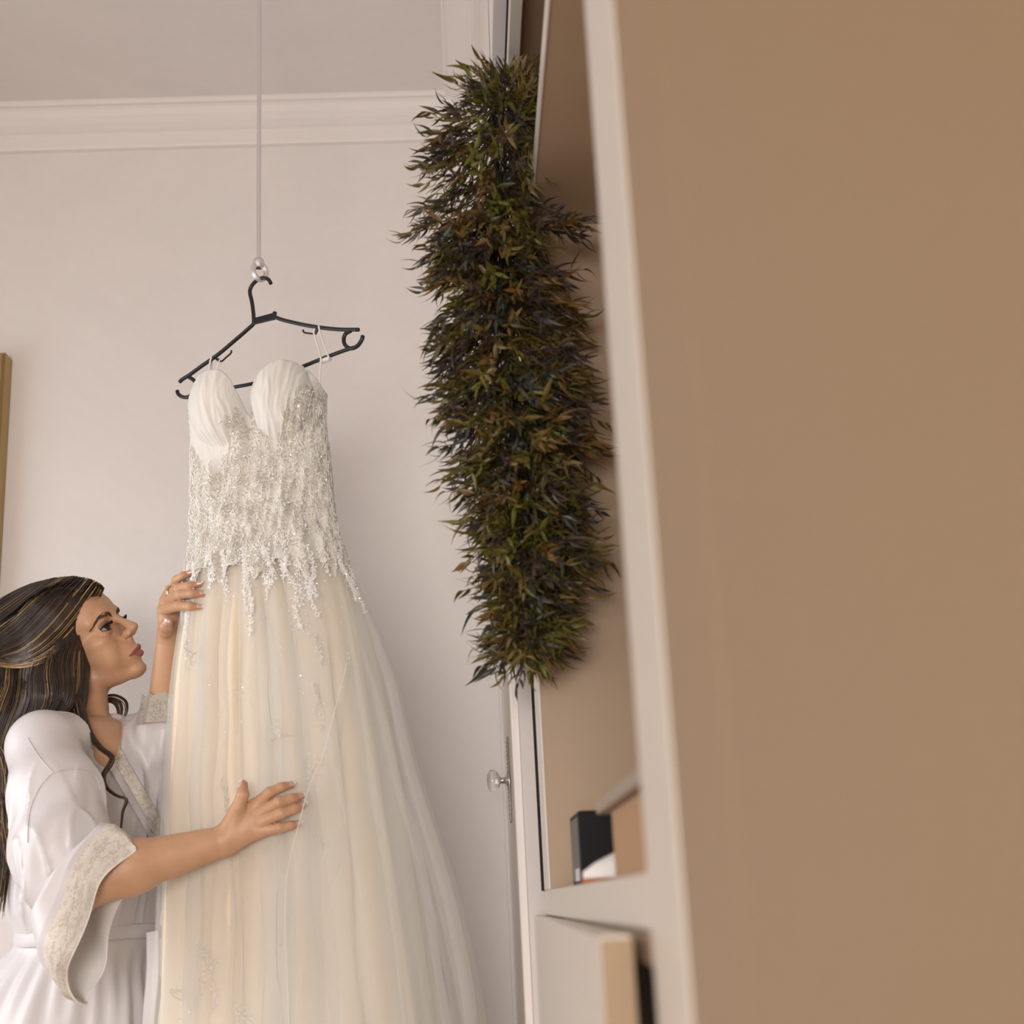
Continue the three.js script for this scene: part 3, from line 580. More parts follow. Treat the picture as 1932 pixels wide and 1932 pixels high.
// --- bodice
const topEdge = (th) => {
  const s = Math.cos(th), a = Math.abs(s);
  const front = table([[0, 803], [0.04, 795], [0.10, 768], [0.2, 738], [0.32, 722], [0.45, 717], [0.6, 718], [0.75, 724], [0.87, 734], [0.96, 748], [1, 760]], a);
  return (Math.sin(th) >= 0 ? front : lerp(760, 838, smooth(0, 0.7, 1 - a))) - 6 * s;
};
const bodThick = (v) => table([[700, 0.062], [780, 0.066], [850, 0.058], [960, 0.052], [1040, 0.062], [1100, 0.072]], v);
function bodicePoint(th, v, off = 0) {
  const q = ring(bodiceRows, v, bodThick), s = Math.cos(th), st = Math.sin(th);
  let ra = off;
  if (st > 0) {
    for (const c of [-0.47, 0.47]) {                                                                    // cups
      const e = Math.hypot((s - c) / 0.43, (v - 775) / 78); ra += 0.030 * Math.pow(Math.max(0, 1 - e * e), 0.8) * smooth(0, 0.3, st);
      const e2 = Math.hypot((s - c) / 0.40, (v - 862) / 30); ra -= 0.006 * Math.max(0, 1 - e2 * e2);
    }
    ra -= 0.022 * Math.exp(-s * s / 0.006) * smooth(950, 790, v);                                       // the dip between them
    // ruching of the cups runs down and inward
    const cup = smooth(885, 820, v) * smooth(0, 0.3, st), side = s > 0 ? 1 : -1, lean = (s - side * 0.30) * (1 + (v - 715) / 140);
    ra += cup * (0.0010 * Math.sin(lean * 44 + noise3(s * 4, v * 0.012, 4) * 4.5) + 0.0007 * Math.sin(lean * 110 + noise3(s * 6, v * 0.014, 9) * 4) + 0.0022 * noise3(lean * 6, v * 0.006, 3));
    // creases of the empty waist
    const w = smooth(850, 930, v) * smooth(1120, 1000, v) * smooth(0, 0.3, st);
    ra += w * (0.0075 * noise3(s * 3.2 + (v - 900) * 0.0065, (v - 900) * 0.0065 - s * 1.2, 2) + 0.005 * noise3(s * 7 + v * 0.012, v * 0.011 - s * 2.5, 5));
    ra += 0.004 * smooth(960, 1060, v) * Math.sin(th * 21 + 0.6);
  }
  return sect(q, th, ra);
}
const bodyRow = (th, t) => lerp(topEdge(th), 1075, t);
part('bodice', toDress(sheet(320, 120, (s, t) => bodicePoint(s * Math.PI * 2 + Math.PI / 2, bodyRow(s * Math.PI * 2 + Math.PI / 2, t)), { wrap: true, uvf: (s, t, p) => [s * 0.9, p.y] })), M.ivory, dress);
part('neckline_binding', toDress(tube(Array.from({ length: 161 }, (_, i) => { const th = i / 160 * Math.PI * 2 + Math.PI / 2; return bodicePoint(th, topEdge(th) + 1, -0.001); }), 0.0022, { seg: 320, sides: 6, closed: true })), M.ivory, dress);
// lace laid over the bodice: its upper border follows the cups
const laceTop = (th) => {
  const s = Math.cos(th), side = Math.sin(th);
  if (side < 0) return 845;
  return table([[-1, 838], [-0.88, 850], [-0.7, 892], [-0.5, 900], [-0.36, 868], [-0.2, 800], [-0.12, 790], [-0.04, 818], [0.05, 806], [0.12, 812], [0.2, 836], [0.30, 862], [0.38, 868], [0.46, 842], [0.56, 802], [0.68, 772], [0.8, 762], [1, 764]], s) + 7 * Math.sin(th * 37) + 4 * Math.sin(th * 71 + 1);
};
const laceEnd = (th) => 1085 + 22 * Math.sin(th * 13 + 1) + 12 * Math.sin(th * 29) - (Math.sin(th) < 0 ? 30 : 0);
const lacePt = (s, t, off) => { const th = s * Math.PI * 2 + Math.PI / 2, v = lerp(laceTop(th), laceEnd(th), t); return bodicePoint(th, v, off + 0.0007 * noise3(s * 60, v * 0.06, 7)); };
part('lace_overlay', toDress(sheet(420, 130, (s, t) => lacePt(s, t, 0.0016), { wrap: true, uvf: (s, t, p) => [s * 0.78, p.y] })), M.lace, dress, 'ivory floral lace over the bodice');

// --- skirt: lining and two pleated layers of tulle
function pleated(rows, thick, k, seed, amp, v0, v1, nu, nv, lap = 0.62) {
  const warp = (th) => th + 0.16 * Math.sin(th * 3 + seed) + 0.09 * Math.sin(th * 7 + seed * 2);
  const f = (th, v, off = 0) => {
    const q = ring(rows, v, thick), g = smooth(v0, v0 + 260, v), w = warp(th) + 0.05 * noise3(Math.cos(th) * 2, Math.sin(th) * 2, v * 0.0035 + seed) * g;
    const big = amp * (0.28 + 0.72 * g) * (0.7 + 0.5 * noise3(Math.cos(th) * 1.5, Math.sin(th) * 1.5, seed)) * Math.min(1.6, q.a / 0.16);
    const ph = w * k + seed;
    return sect(q, th, big * Math.cos(ph) + 0.25 * big * Math.cos(ph * 2.3 + 1) - big * 0.5 + off, big * lap * Math.sin(ph), 0.85);
  };
  return { f, g: sheet(nu, nv, (s, t) => f(s * Math.PI * 2 + Math.PI / 2, lerp(v0, v1, t)), { wrap: true, uvf: (s, t, p) => [s * 1.6, p.y] }) };
}
const thickL = (v) => table([[980, 0.05], [1100, 0.058], [1300, 0.066], [1600, 0.074], [1932, 0.12], [2400, 0.18]], v);
const thickM = (v) => thickL(v) + table([[980, 0.003], [1300, 0.014], [1932, 0.03], [2400, 0.05]], v);
const thickO = (v) => thickM(v) + table([[980, 0.003], [1300, 0.010], [1932, 0.02], [2400, 0.04]], v);
const skirtL = pleated(liningRows, thickL, 13, 0.4, 0.021, 1046, 2380, 420, 60);
const skirtM = pleated(midRows, thickM, 14, 1.3, 0.016, 1036, 2390, 620, 60, 1.25);
const skirtO = pleated(outerRows, thickO, 16, 2.1, 0.012, 1024, 2400, 620, 60, 1.3);
part('skirt_lining', toDress(skirtL.g), M.lining, dress, 'champagne satin lining of the skirt');
part('tulle_layer', toDress(skirtM.g), M.tulle, dress, 'ivory tulle layer of the skirt');
part('tulle_layer', toDress(skirtO.g), M.tulleFine, dress, 'sheer outer tulle of the skirt');

// a loose fold of the outer tulle that falls over the fingertips
{
  const edge = [[655, 1250], [632, 1340], [608, 1430], [590, 1468], [577, 1505], [565, 1550], [552, 1600], [541, 1655], [538, 1720], [541, 1830], [545, 1940], [552, 2100]].map(([u, v]) => V(u, v, 0)), c = new THREE.CatmullRomCurve3(edge);
  const dep = (v) => table([[1250, 2.165], [1400, 2.150], [1500, 2.134], [1600, 2.134], [1750, 2.13], [2100, 2.08]], v);
  const f = (s, t) => { const e = c.getPoint(t), w = lerp(1.5, 150, Math.pow(t, 0.8)); return at(e.x + s * w, e.y, dep(e.y) + 0.030 * s * s + 0.004 * Math.sin(s * 9 + t * 3) * s - 0.003 * Math.exp(-s * 30)); };
  part('tulle_fold', toDress(sheet(40, 60, f, { uvf: (s, t, p) => [p.x, p.y] })), M.tulleFine, dress, 'loose tulle fold over the fingertips');
  part('tulle_edge', toDress(tube(Array.from({ length: 40 }, (_, i) => f(0, i / 39)), 0.0009, { seg: 90, sides: 6 })), M.tulle, dress);
}
// --- hanging loops of thin satin ribbon
{
  const R = mat([0.86, 0.82, 0.78], 0.4), L = (pts) => toDress(tube(pts.map(([u, v, o]) => onHanger(u, v, o)), 0.0017, { seg: 24, sides: 6, flat: [1, 0.3] }));
  part('hanging_loop', [L([[389, 726, 0.004], [393, 705, 0.005], [397, 680, 0.005], [399, 674, 0.0045], [400, 673, -0.004], [398, 700, -0.004], [396, 726, -0.004]])], R, dress);
  part('hanging_loop', [L([[396, 726, 0.006], [405, 705, 0.006], [414, 680, 0.005], [416, 676, 0.0]])], R, dress);
  part('hanging_loop', [L([[603, 722, 0.006], [604.5, 690, 0.006], [606, 682, 0.006], [600, 655, 0.006], [592, 627, 0.006], [594, 620, 0.004]]), L([[601, 614, 0.0045], [604, 628, 0.005], [613, 655, 0.006], [621, 676, 0.006]])], R, dress);
  part('hanging_loop', [toDress(tube([onHanger(606, 682), onHanger(623, 676)], 0.0046, { seg: 8, sides: 12 }))], R, dress);
}

// --- applique: sprays of vine, leaves and beads that run off the bodice down the tulle
const petalG = sheet(4, 6, (s, t) => V((s - 0.5) * 0.55 * Math.sin(Math.PI * Math.pow(t, 0.8)), t, 0.05 * Math.sin(Math.PI * t) * (1 - Math.pow((s - 0.5) * 2, 2))));
const beads = [], sequins = [];
const beadG = new THREE.IcosahedronGeometry(1, 1), seqG = new THREE.CylinderGeometry(1, 1, 0.25, 8);
function place(g, p, n, spin, s) {
  const q = new THREE.Quaternion().setFromUnitVectors(V(0, 0, 1), n).multiply(new THREE.Quaternion().setFromAxisAngle(V(0, 0, 1), spin));
  return g.clone().scale(s, s, s).applyQuaternion(q).translate(p.x, p.y, p.z);
}
const addBead = (p, s) => beads.push(beadG.clone().scale(s, s, s).translate(p.x, p.y, p.z));
function addSequin(p, s, r) { const q = new THREE.Quaternion().setFromUnitVectors(V(0, 1, 0), V((r() - 0.5) * 0.9, (r() - 0.5) * 0.9, 1).normalize()); sequins.push(seqG.clone().scale(s, s, s).applyQuaternion(q).translate(p.x, p.y, p.z)); }
function spray(surf, th0, v0, v1, wide, seed, dense = 1) {   // surf(th, v, off) -> point
  const r = mulberry(seed), g = [], n = Math.max(5, Math.round((v1 - v0) / 9 * dense));
  const nrm = (th, v) => surf(th, v, 0.01).sub(surf(th, v, 0)).normalize();
  const line = (k) => (t) => [th0 + wide * (0.35 * Math.sin(t * 5 + seed + k * 2) * (1 - 0.3 * t) + k * 0.4 * (1 - t)), lerp(v0, v1, t * (k ? 0.75 : 1))];
  for (const k of dense > 1.2 ? [0, -1, 1] : [0, 1]) {
    const L = line(k); g.push(tube(Array.from({ length: 9 }, (_, i) => { const [a, b] = L(i / 8); return surf(a, b, 0.0012); }), [0.0009, 0.0005], { seg: 22, sides: 5 }));
    for (let i = 0; i < n; i++) {
      const t = i / n, [a, b] = L(t), p = surf(a, b, 0.001), side = i % 2 ? 1 : -1;
      g.push(place(petalG, p, nrm(a, b), Math.PI + side * (0.3 + 0.9 * r()), (0.0035 + 0.0055 * r()) * (1 - 0.4 * t)));
      if (dense > 1.2) for (let q = 0; q < 2; q++) g.push(place(petalG, surf(a + (r() - 0.5) * wide * 0.55 * (1 - t), b + 7 * (r() - 0.5), 0.001), nrm(a, b), r() * 6.28, 0.003 + 0.004 * r()));
      if (r() < 0.5) { let [x, y, an] = [a, b, r() * 6.28]; const tw = (r() - 0.5) * 1.6, loop = []; for (let q = 0; q < 5; q++) { loop.push(surf(x, y, 0.0012)); x += Math.cos(an) * wide * 0.10; y += Math.sin(an) * 4; an += tw; } g.push(tube(loop, [0.0008, 0.0004], { seg: 8, sides: 4 })); }
      if (r() < 0.7) addBead(surf(a + side * wide * 0.15 * r(), b + 4 * r(), 0.0016), 0.0006 + 0.0005 * r());
      if (r() < 0.5 * dense) addSequin(surf(a + (r() - 0.5) * wide * 0.7, b + 12 * (r() - 0.5), 0.002), 0.0008 + 0.0007 * r(), r);
    }
  }
  return g;
}
// angle of the skirt's front at a pixel column, found by walking the section
function angleAt(surf, u, v) {
  let best = 0, err = 1e9; const p = V();
  for (let i = 4; i < 76; i++) { const th = i / 80 * Math.PI; p.copy(surf(th, v, 0)).sub(camera.position); const e = Math.abs(966 + FOCAL * p.dot(RIGHT) / p.dot(FWD) - u); if (e < err) { err = e; best = th; } }
  return best;
}
const strong = [[366, 1060, 1150, 0.10], [352, 1120, 1262, 0.10], [425, 1050, 1158, 0.10], [470, 1050, 1215, 0.08], [505, 1050, 1150, 0.12], [562, 1030, 1215, 0.13], [588, 1050, 1190, 0.12], [640, 1040, 1120, 0.12], [668, 1090, 1180, 0.10], [400, 1040, 1120, 0.1], [535, 1040, 1120, 0.1], [610, 1030, 1110, 0.1]];
strong.forEach(([u, a, b, w], i) => part('lace_spray', spray(skirtO.f, angleAt(skirtO.f, u, (a + b) / 2), a, b, w, 200 + i, 1.6).map(toDress), M.thread, dress));
const faint = [[375, 1210, 1270], [500, 1180, 1240], [605, 1220, 1300], [600, 1310, 1400], [440, 1300, 1340], [380, 1390, 1450], [430, 1470, 1530], [640, 1590, 1680], [385, 1640, 1700], [400, 1780, 1900], [540, 1720, 1860], [505, 1380, 1430], [590, 1440, 1500], [370, 1850, 1930], [470, 1880, 1960]];
faint.forEach(([u, a, b], i) => part('lace_spray', spray(skirtM.f, angleAt(skirtM.f, u, (a + b) / 2), a, b, 0.11, 300 + i, 0.9).map(toDress), M.threadSoft, dress));
// raised cords, petals, beads and sequins on the bodice
{
  const r = mulberry(77), g = [], surf = (th, v, off) => bodicePoint(th, v, off + 0.0018);
  for (let i = 0; i < 760; i++) {
    const th = Math.PI * (0.02 + 0.96 * r()), v = lerp(laceTop(th) + 4, laceEnd(th), Math.pow(r(), 0.85));
    let a = r() * 6.28; const turn = (r() - 0.5) * 1.1, pts = []; let [x, y] = [th, v];
    for (let k = 0; k < 6; k++) { pts.push(surf(x, y, 0.0006)); x += Math.cos(a) * 0.026; y += Math.sin(a) * 4.2; a += turn; }
    g.push(tube(pts, [0.0007, 0.0009, 0.0004], { seg: 9, sides: 5 }));
    const p = surf(th, v, 0), n = surf(th, v, 0.01).sub(p).normalize();
    for (let k = 0; k < 2; k++) g.push(place(petalG, surf(th + (r() - 0.5) * 0.05, v + (r() - 0.5) * 8, 0), n, r() * 6.28, 0.0028 + 0.0042 * r()));
  }
  part('lace_cords', g.map(toDress), M.thread, dress, 'raised cords and petals on the lace').userData.kind = 'stuff';
  for (let i = 0; i < 1500; i++) { const th = Math.PI * (0.02 + 0.96 * r()), v = lerp(laceTop(th) + 6, laceEnd(th), r()); addBead(surf(th, v, 0.0004), 0.0005 + 0.0006 * r()); }
  for (let i = 0; i < 420; i++) { const th = Math.PI * (0.02 + 0.96 * r()), v = lerp(laceTop(th) + 6, laceEnd(th) + 30, r()); addSequin(surf(th, v, 0.001), 0.0008 + 0.0007 * r(), r); }
  for (let i = 0; i < 90; i++) { const v = 1090 + 330 * r(), u = 330 + 330 * r(), th = angleAt(skirtO.f, u, v); addSequin(skirtO.f(th, v, 0.001), 0.0007 + 0.0006 * r(), r); }
}
part('beads', beads.map(toDress), M.bead, dress, 'tiny pearl beads').userData.kind = 'stuff';
part('sequins', sequins.map(toDress), M.sequin, dress, 'tiny sparkling sequins').userData.kind = 'stuff';
// ------------------------------------------------------------------ the bride in her robe
const HD = 2.45, H_O = at(150, 1225, HD), PXM = at(151, 1225, HD).distanceTo(at(150, 1225, HD));   // head origin and metres per pixel there
const TILT = 28 * D2R, HYAW = 11 * D2R;
const hF0 = RIGHT.clone().multiplyScalar(Math.cos(TILT)).addScaledVector(UPV, Math.sin(TILT)), hU = RIGHT.clone().multiplyScalar(-Math.sin(TILT)).addScaledVector(UPV, Math.cos(TILT));
const hW0 = V().crossVectors(hF0, hU);                                 // towards the camera: her right
const hF = hF0.clone().multiplyScalar(Math.cos(HYAW)).addScaledVector(hW0, Math.sin(HYAW)), hW = V().crossVectors(hF, hU);
const headWorld = (f, u, w) => H_O.clone().addScaledVector(hF, f * PXM).addScaledVector(hU, u * PXM).addScaledVector(hW, w * PXM);
const headLocal = (x, y, z) => { const a = x - H_O.x, b = y - H_O.y, c = z - H_O.z; return [(a * hF.x + b * hF.y + c * hF.z) / PXM, (a * hU.x + b * hU.y + c * hU.z) / PXM, (a * hW.x + b * hW.y + c * hW.z) / PXM]; };
const A3 = (p) => [p.x, p.y, p.z];
const J = (u, v, d) => A3(at(u, v, d));
const neckTop = A3(headWorld(-22, -40, 0)), neckBase = J(152, 1425, 2.44);
const EYE_C = [78, 10, 30.5];
function faceSDF(f, u, ws) {
  const w = Math.abs(ws);
  let d = ellipsoid(f, u, w, [-8, 42, 0], [98, 80, 73]);
  d = smin(d, ellipsoid(f, u, w, [52, 46, 0], [43, 46, 54]), 16);
  d = smin(d, ellipsoid(f, u, w, [42, -22, 0], [49, 58, 54]), 18);
  d = smin(d, ellipsoid(f, u, w, [46, -64, 0], [40, 32, 42]), 16);
  d = smin(d, capsule(f, u, w, [78, -88, 5], [0, -56, 47], 10, 13), 16);
  d = smin(d, ellipsoid(f, u, w, [88, -86, 0], [15, 13, 18]), 12);
  d = smin(d, ellipsoid(f, u, w, [62, -12, 42], [24, 13, 17]), 14);
  d = smin(d, ellipsoid(f, u, w, [64, -38, 33], [24, 27, 20]), 16);
  d = smin(d, ellipsoid(f, u, w, [83, -50, 0], [23, 30, 27]), 12);
  // brow
  d = smin(d, capsule(f, u, w, [88, 34, 4], [85, 34, 24], 8.5, 8), 10);
  d = smin(d, capsule(f, u, w, [85, 34, 24], [66, 28, 45], 8, 6), 10);
  // eye socket, then lids round the eyeball
  d = smax(d, -ellipsoid(f, u, w, [104, 11, 28], [19, 13, 16]), 9);
  const lid = Math.hypot(f - EYE_C[0], u - EYE_C[1], w - EYE_C[2]) - 16.0;
  d = smin(d, lid, 5);
  // the opening between the lids
  const slit = ellipsoid(f, u - 0.12 * (88 - f), w, [92, 8.4, 32], [17, 6.6, 15]);
  d = smax(d, -slit, 1.5);
  d = Math.min(d, Math.hypot(f - EYE_C[0], u - EYE_C[1], w - EYE_C[2]) - 14.4);     // the eyeball behind the lids
  // nose
  let n = capsule(f, u, w, [91, 25, 0], [109, 1, 0], 6.6, 6.6);
  n = smin(n, capsule(f, u, w, [109, 1, 0], [119.5, -11, 0], 6.6, 8.8), 6);
  n = smin(n, ellipsoid(f, u, w, [106, -17.5, 9.8], [10.5, 7.8, 6.2]), 9);
  n = smin(n, capsule(f, u, w, [116, -18, 0], [103, -27, 0], 4.6, 5), 4);
  d = smin(d, n, 9);
  d = smax(d, -ellipsoid(f, u, w, [112, -24, 6], [6.5, 3.4, 3]), 2);
  d = smax(d, -ellipsoid(f, u, w, [110, -35, 0], [3, 9, 2.5]), 5);
  // lips
  let m = capsule(f, u, w, [107.0, -48.3, 2.5], [95, -57.0, 20], 6.0, 2.4);
  m = Math.min(m, capsule(f, u, w, [106.2, -61.0, 0], [94, -59.3, 18], 7.2, 2.6));
  d = smin(d, m, 4);
  d = smax(d, -capsule(f, u, w, [119, -54.8, 0], [97, -58.4, 23], 1.5, 1.1), 2.4);
  d = smax(d, -ellipsoid(f, u, w, [113, -74, 0], [6, 5, 14]), 6);
  // ear
  let e = ellipsoid(f - 0.3 * (u + 10), u, w, [-22, -10, 70], [14, 27, 6]);
  e = smin(e, ellipsoid(f, u, w, [-20, -39, 66], [8, 9, 6]), 6);
  e = smax(e, -ellipsoid(f, u, w, [-17, -10, 78], [7, 15, 6]), 4);
  return smin(d, e, 5);
}
const shoulderN = J(84, 1415, 2.29), shoulderF = J(278, 1400, 2.58), chest = J(188, 1500, 2.42), waist = J(190, 1745, 2.43), hip = J(140, 1930, 2.45);
const elbowN = J(150, 1668, 2.13), wristN = J(421, 1587, 2.165), elbowF = J(304, 1402, 2.43), wristF = J(319, 1200, 2.345);
const feetY = 0.0, hipW = V(...hip);
const legs = [[0.07, 0.09], [-0.03, -0.09]].map(([dx, dz]) => ({ hip: [hipW.x + dx * 0.3, hipW.y - 0.06, hipW.z + dz], knee: [hipW.x + dx + 0.02, 0.48, hipW.z + dz], ankle: [hipW.x + dx - 0.02, 0.075, hipW.z + dz], toe: [hipW.x + dx + 0.14, 0.028, hipW.z + dz + 0.02] }));
const rb = {
  fall: J(285, 1530, 2.44),
  chest: J(168, 1500, 2.44), low: J(163, 1690, 2.44), waist: J(182, 1768, 2.44), hip: J(120, 1962, 2.46), thigh: J(95, 2150, 2.46), hem: A3(at(85, 2500, 2.46)),
  sN: J(80, 1408, 2.285), s1: J(104, 1500, 2.215), s2: J(112, 1600, 2.17), s3: J(122, 1655, 2.16), sF: J(268, 1402, 2.58), eF: J(302, 1402, 2.44), wF: J(315, 1338, 2.405),
};
const vCutA = J(158, 1348, 2.40), vCutB = J(212, 1440, 2.33), midR = A3(V(...J(80, 1408, 2.285)).lerp(V(...J(268, 1402, 2.58)), 0.5).add(V(0, -0.03, 0)));
function robeFull(x, y, z) {
  let d = capsule(x, y, z, rb.sN, rb.sF, 0.058, 0.052);
  d = smin(d, capsule(x, y, z, midR, rb.chest, 0.06, 0.124), 0.05);
  d = smin(d, capsule(x, y, z, rb.chest, rb.low, 0.124, 0.122), 0.03);
  d = smin(d, capsule(x, y, z, rb.low, rb.waist, 0.122, 0.098), 0.015);
  d = smin(d, capsule(x, y, z, rb.waist, rb.hip, 0.094, 0.160), 0.02);
  d = smin(d, capsule(x, y, z, rb.hip, rb.thigh, 0.160, 0.185), 0.05);
  d = smin(d, capsule(x, y, z, rb.thigh, rb.hem, 0.185, 0.215), 0.05);
  // folds: the torso hangs from the shoulders to the belt, the skirt from the belt down
  const a = Math.atan2(z - rb.low[2], x - rb.low[0]), wy = rb.waist[1];
  const up = smooth(wy - 0.01, wy + 0.06, y), dn = smooth(wy, wy - 0.10, y);
  d += up * (0.005 * noise3(a * 3.0 + (y - wy) * 3.0, (y - wy) * 2.2, 1) + 0.0012 * noise3(a * 8 + y * 4, y * 3, 7)) * smooth(rb.sN[1] + 0.02, rb.sN[1] - 0.10, y);
  d += dn * (0.011 * Math.sin(a * 11 + 2.2 * noise3(a * 1.5, y * 1.6, 3) + y * 2) * smooth(wy, wy - 0.3, y) + 0.004 * Math.sin(a * 26 + y * 7) * smooth(wy - 0.25, wy - 0.02, y));
  { const n = noise3(a * 2.2 + (y - wy) * 2.4, (y - wy) * 1.3, 11); d -= up * 0.0055 * Math.pow(1 - Math.abs(n), 6) * smooth(rb.sN[1], rb.sN[1] - 0.08, y); }
  // sleeves
  let s = capsule(x, y, z, rb.sN, rb.s1, 0.054, 0.068);
  s = smin(s, capsule(x, y, z, rb.s1, rb.s2, 0.068, 0.070), 0.02);
  s = smin(s, capsule(x, y, z, rb.s2, rb.s3, 0.070, 0.064), 0.02);
  const ridge = (n) => Math.pow(1 - Math.abs(n), 5);
  s += smooth(rb.sN[1] + 0.0, rb.sN[1] - 0.10, y) * (0.0045 * noise3((x - y * 0.25) * 20, (y + x * 0.3) * 4, z * 12) - 0.0055 * ridge(noise3((x + y * 0.22) * 15, (y - x * 0.3) * 2.6, z * 9 + 4)));
  d = smin(d, s, 0.012);
  let f = capsule(x, y, z, rb.sF, rb.eF, 0.052, 0.052);
  f = smin(f, capsule(x, y, z, rb.eF, rb.wF, 0.052, 0.042), 0.02);
  f = smin(f, capsule(x, y, z, rb.eF, rb.fall, 0.050, 0.035), 0.03);
  d = smin(d, f + 0.004 * noise3(x * 30, y * 14, z * 20), 0.015);
  return d;
}
function robeSDF(x, y, z) { return smax(robeFull(x, y, z), -capsule(x, y, z, vCutA, vCutB, 0.074, 0.012), 0.004); }
function bodySDF(x, y, z, neck = true) {     // everything below the head, in metres
  if (!neck) return smin(capsule(x, y, z, elbowF, wristF, 0.033, 0.0205), capsule(x, y, z, shoulderF, elbowF, 0.044, 0.034), 0.02);
  let d = capsule(x, y, z, neckTop, neckBase, 0.047, 0.052);
  d = smin(d, capsule(x, y, z, neckBase, chest, 0.05, 0.085), 0.03);
  d = smin(d, capsule(x, y, z, shoulderN, shoulderF, 0.040, 0.040), 0.03);
  d = smin(d, capsule(x, y, z, J_mid, rb.chest, 0.06, 0.112), 0.04);
  d = smin(d, capsule(x, y, z, rb.chest, rb.waist, 0.105, 0.085), 0.05);
  d = smin(d, capsule(x, y, z, rb.waist, rb.hip, 0.085, 0.135), 0.05);
  d = smax(d, Math.min(robeFull(x, y, z) + 0.009, capsule(x, y, z, neckTop, neckBase, 0.047, 0.052)), 0.006);
  d = smin(d, capsule(x, y, z, shoulderN, elbowN, 0.046, 0.037), 0.03);
  d = smin(d, capsule(x, y, z, elbowN, [lerp(elbowN[0], wristN[0], 0.35), lerp(elbowN[1], wristN[1], 0.35) + 0.002, lerp(elbowN[2], wristN[2], 0.35)], 0.037, 0.0385), 0.02);
  d = smin(d, capsule(x, y, z, [lerp(elbowN[0], wristN[0], 0.35), lerp(elbowN[1], wristN[1], 0.35) + 0.002, lerp(elbowN[2], wristN[2], 0.35)], wristN, 0.0385, 0.0235), 0.02);
  d = smin(d, capsule(x, y, z, shoulderF, elbowF, 0.044, 0.034), 0.03);
  d = smin(d, capsule(x, y, z, elbowF, wristF, 0.033, 0.0205), 0.02);
  if (y < 0.9) {
    let q = 1e9;
    for (const L of legs) {
      q = smin(q, capsule(x, y, z, L.hip, L.knee, 0.080, 0.052), 0.02);
      q = smin(q, capsule(x, y, z, L.knee, L.ankle, 0.052, 0.034), 0.03);
      q = smin(q, capsule(x, y, z, L.ankle, L.toe, 0.034, 0.028), 0.02);
    }
    d = smin(d, q, 0.03);
    if (y > 0.42) d = Math.max(d, robeFull(x, y, z) + 0.010);
  }
  return d;
}
const J_mid = A3(V(...shoulderN).lerp(V(...shoulderF), 0.5));
const skinBase = [0.62, 0.36, 0.215];
function skinTone(x, y, z) { const n = 1 + 0.05 * noise3(x * 22, y * 22, z * 22) + 0.03 * noise3(x * 90, y * 90, z * 90); return [skinBase[0] * n, skinBase[1] * n, skinBase[2] * n]; }
function mixc(a, b, t) { return [lerp(a[0], b[0], t), lerp(a[1], b[1], t), lerp(a[2], b[2], t)]; }
function headColor(x, y, z) {
  const [f, u, ws] = headLocal(x, y, z), w = Math.abs(ws);
  let c = skinTone(x, y, z);
  // make-up: lip colour and eye shadow, and the eyeball itself
  const lipU = -55.2 - 0.09 * w, dl = Math.hypot((u - lipU) / (u > lipU ? 12.2 - 0.36 * w : 13.6 - 0.45 * w), w / 24);
  if (f > 88) c = mixc(c, [0.34, 0.115, 0.10], smooth(1.04, 0.9, dl));
  const e = Math.hypot(f - EYE_C[0], u - EYE_C[1], w - EYE_C[2]);
  // brown eye shadow on the lid
  const lidR = Math.hypot((f - 90) / 20, (u - 14.5) / 8.5, (w - 33) / 19);
  if (e < 19.5 && f > 70) c = mixc(c, [0.19, 0.10, 0.075], 0.8 * smooth(1.0, 0.88, lidR));
  if (e < 14.95 && f > 76) {
    const ir = Math.hypot(u - 11, w - 33.5);
    c = ir < 3.6 ? [0.006, 0.005, 0.005] : ir < 8 ? [0.055, 0.028, 0.016] : [0.50, 0.46, 0.43];
  }
  return c;
}
// a hand: palm and five fingers, each a chain of joints with radii
function handSDF(chains, palm) {
  return (x, y, z) => {
    let d = 1e9;
    for (const [a, b, ra, rb] of palm) d = smin(d, capsule(x, y, z, a, b, ra, rb), 0.012);
    let fing = 1e9;
    for (const c of chains) { let q = 1e9; for (let i = 0; i + 1 < c.length; i++) q = smin(q, capsule(x, y, z, c[i].p, c[i + 1].p, c[i].r, c[i + 1].r), 0.0035); fing = Math.min(fing, smin(q, d, 0.007)); }
    return Math.min(d, fing);
  };
}
const chain = (pts, rs) => pts.map((p, i) => ({ p: J(...p), r: rs[i] }));
// right hand, spread on the skirt
const fr = [0.0098, 0.0085, 0.0074, 0.0060];
const handN = [
  chain([[480, 1520, 2.155], [509, 1495, 2.148], [531, 1485.5, 2.152], [549, 1481, 2.160]], fr),
  chain([[490, 1533, 2.152], [526, 1514, 2.144], [549, 1507, 2.150], [567, 1502, 2.160]], fr),
  chain([[494, 1550, 2.153], [531, 1534.5, 2.147], [555, 1526, 2.154], [572, 1518.5, 2.163]], fr),
  chain([[491, 1568, 2.157], [527, 1562, 2.153], [547, 1557.5, 2.158], [563, 1554, 2.165]], [0.0092, 0.0077, 0.0066, 0.0055]),
  chain([[436, 1560, 2.158], [449, 1524, 2.145], [458, 1500, 2.142], [459, 1480, 2.146]], [0.0125, 0.0102, 0.0095, 0.0068]),
];
const pc = (u, v, d) => J(u, v, d);
const palmN = [
  [wristN, pc(478, 1522, 2.160), 0.0165, 0.0118], [wristN, pc(489, 1535, 2.158), 0.0165, 0.0122], [wristN, pc(493, 1551, 2.159), 0.0165, 0.0122], [pc(424, 1593, 2.165), pc(488, 1568, 2.162), 0.0165, 0.0112],
  [pc(430, 1572, 2.163), pc(446, 1530, 2.152), 0.017, 0.0108],
];
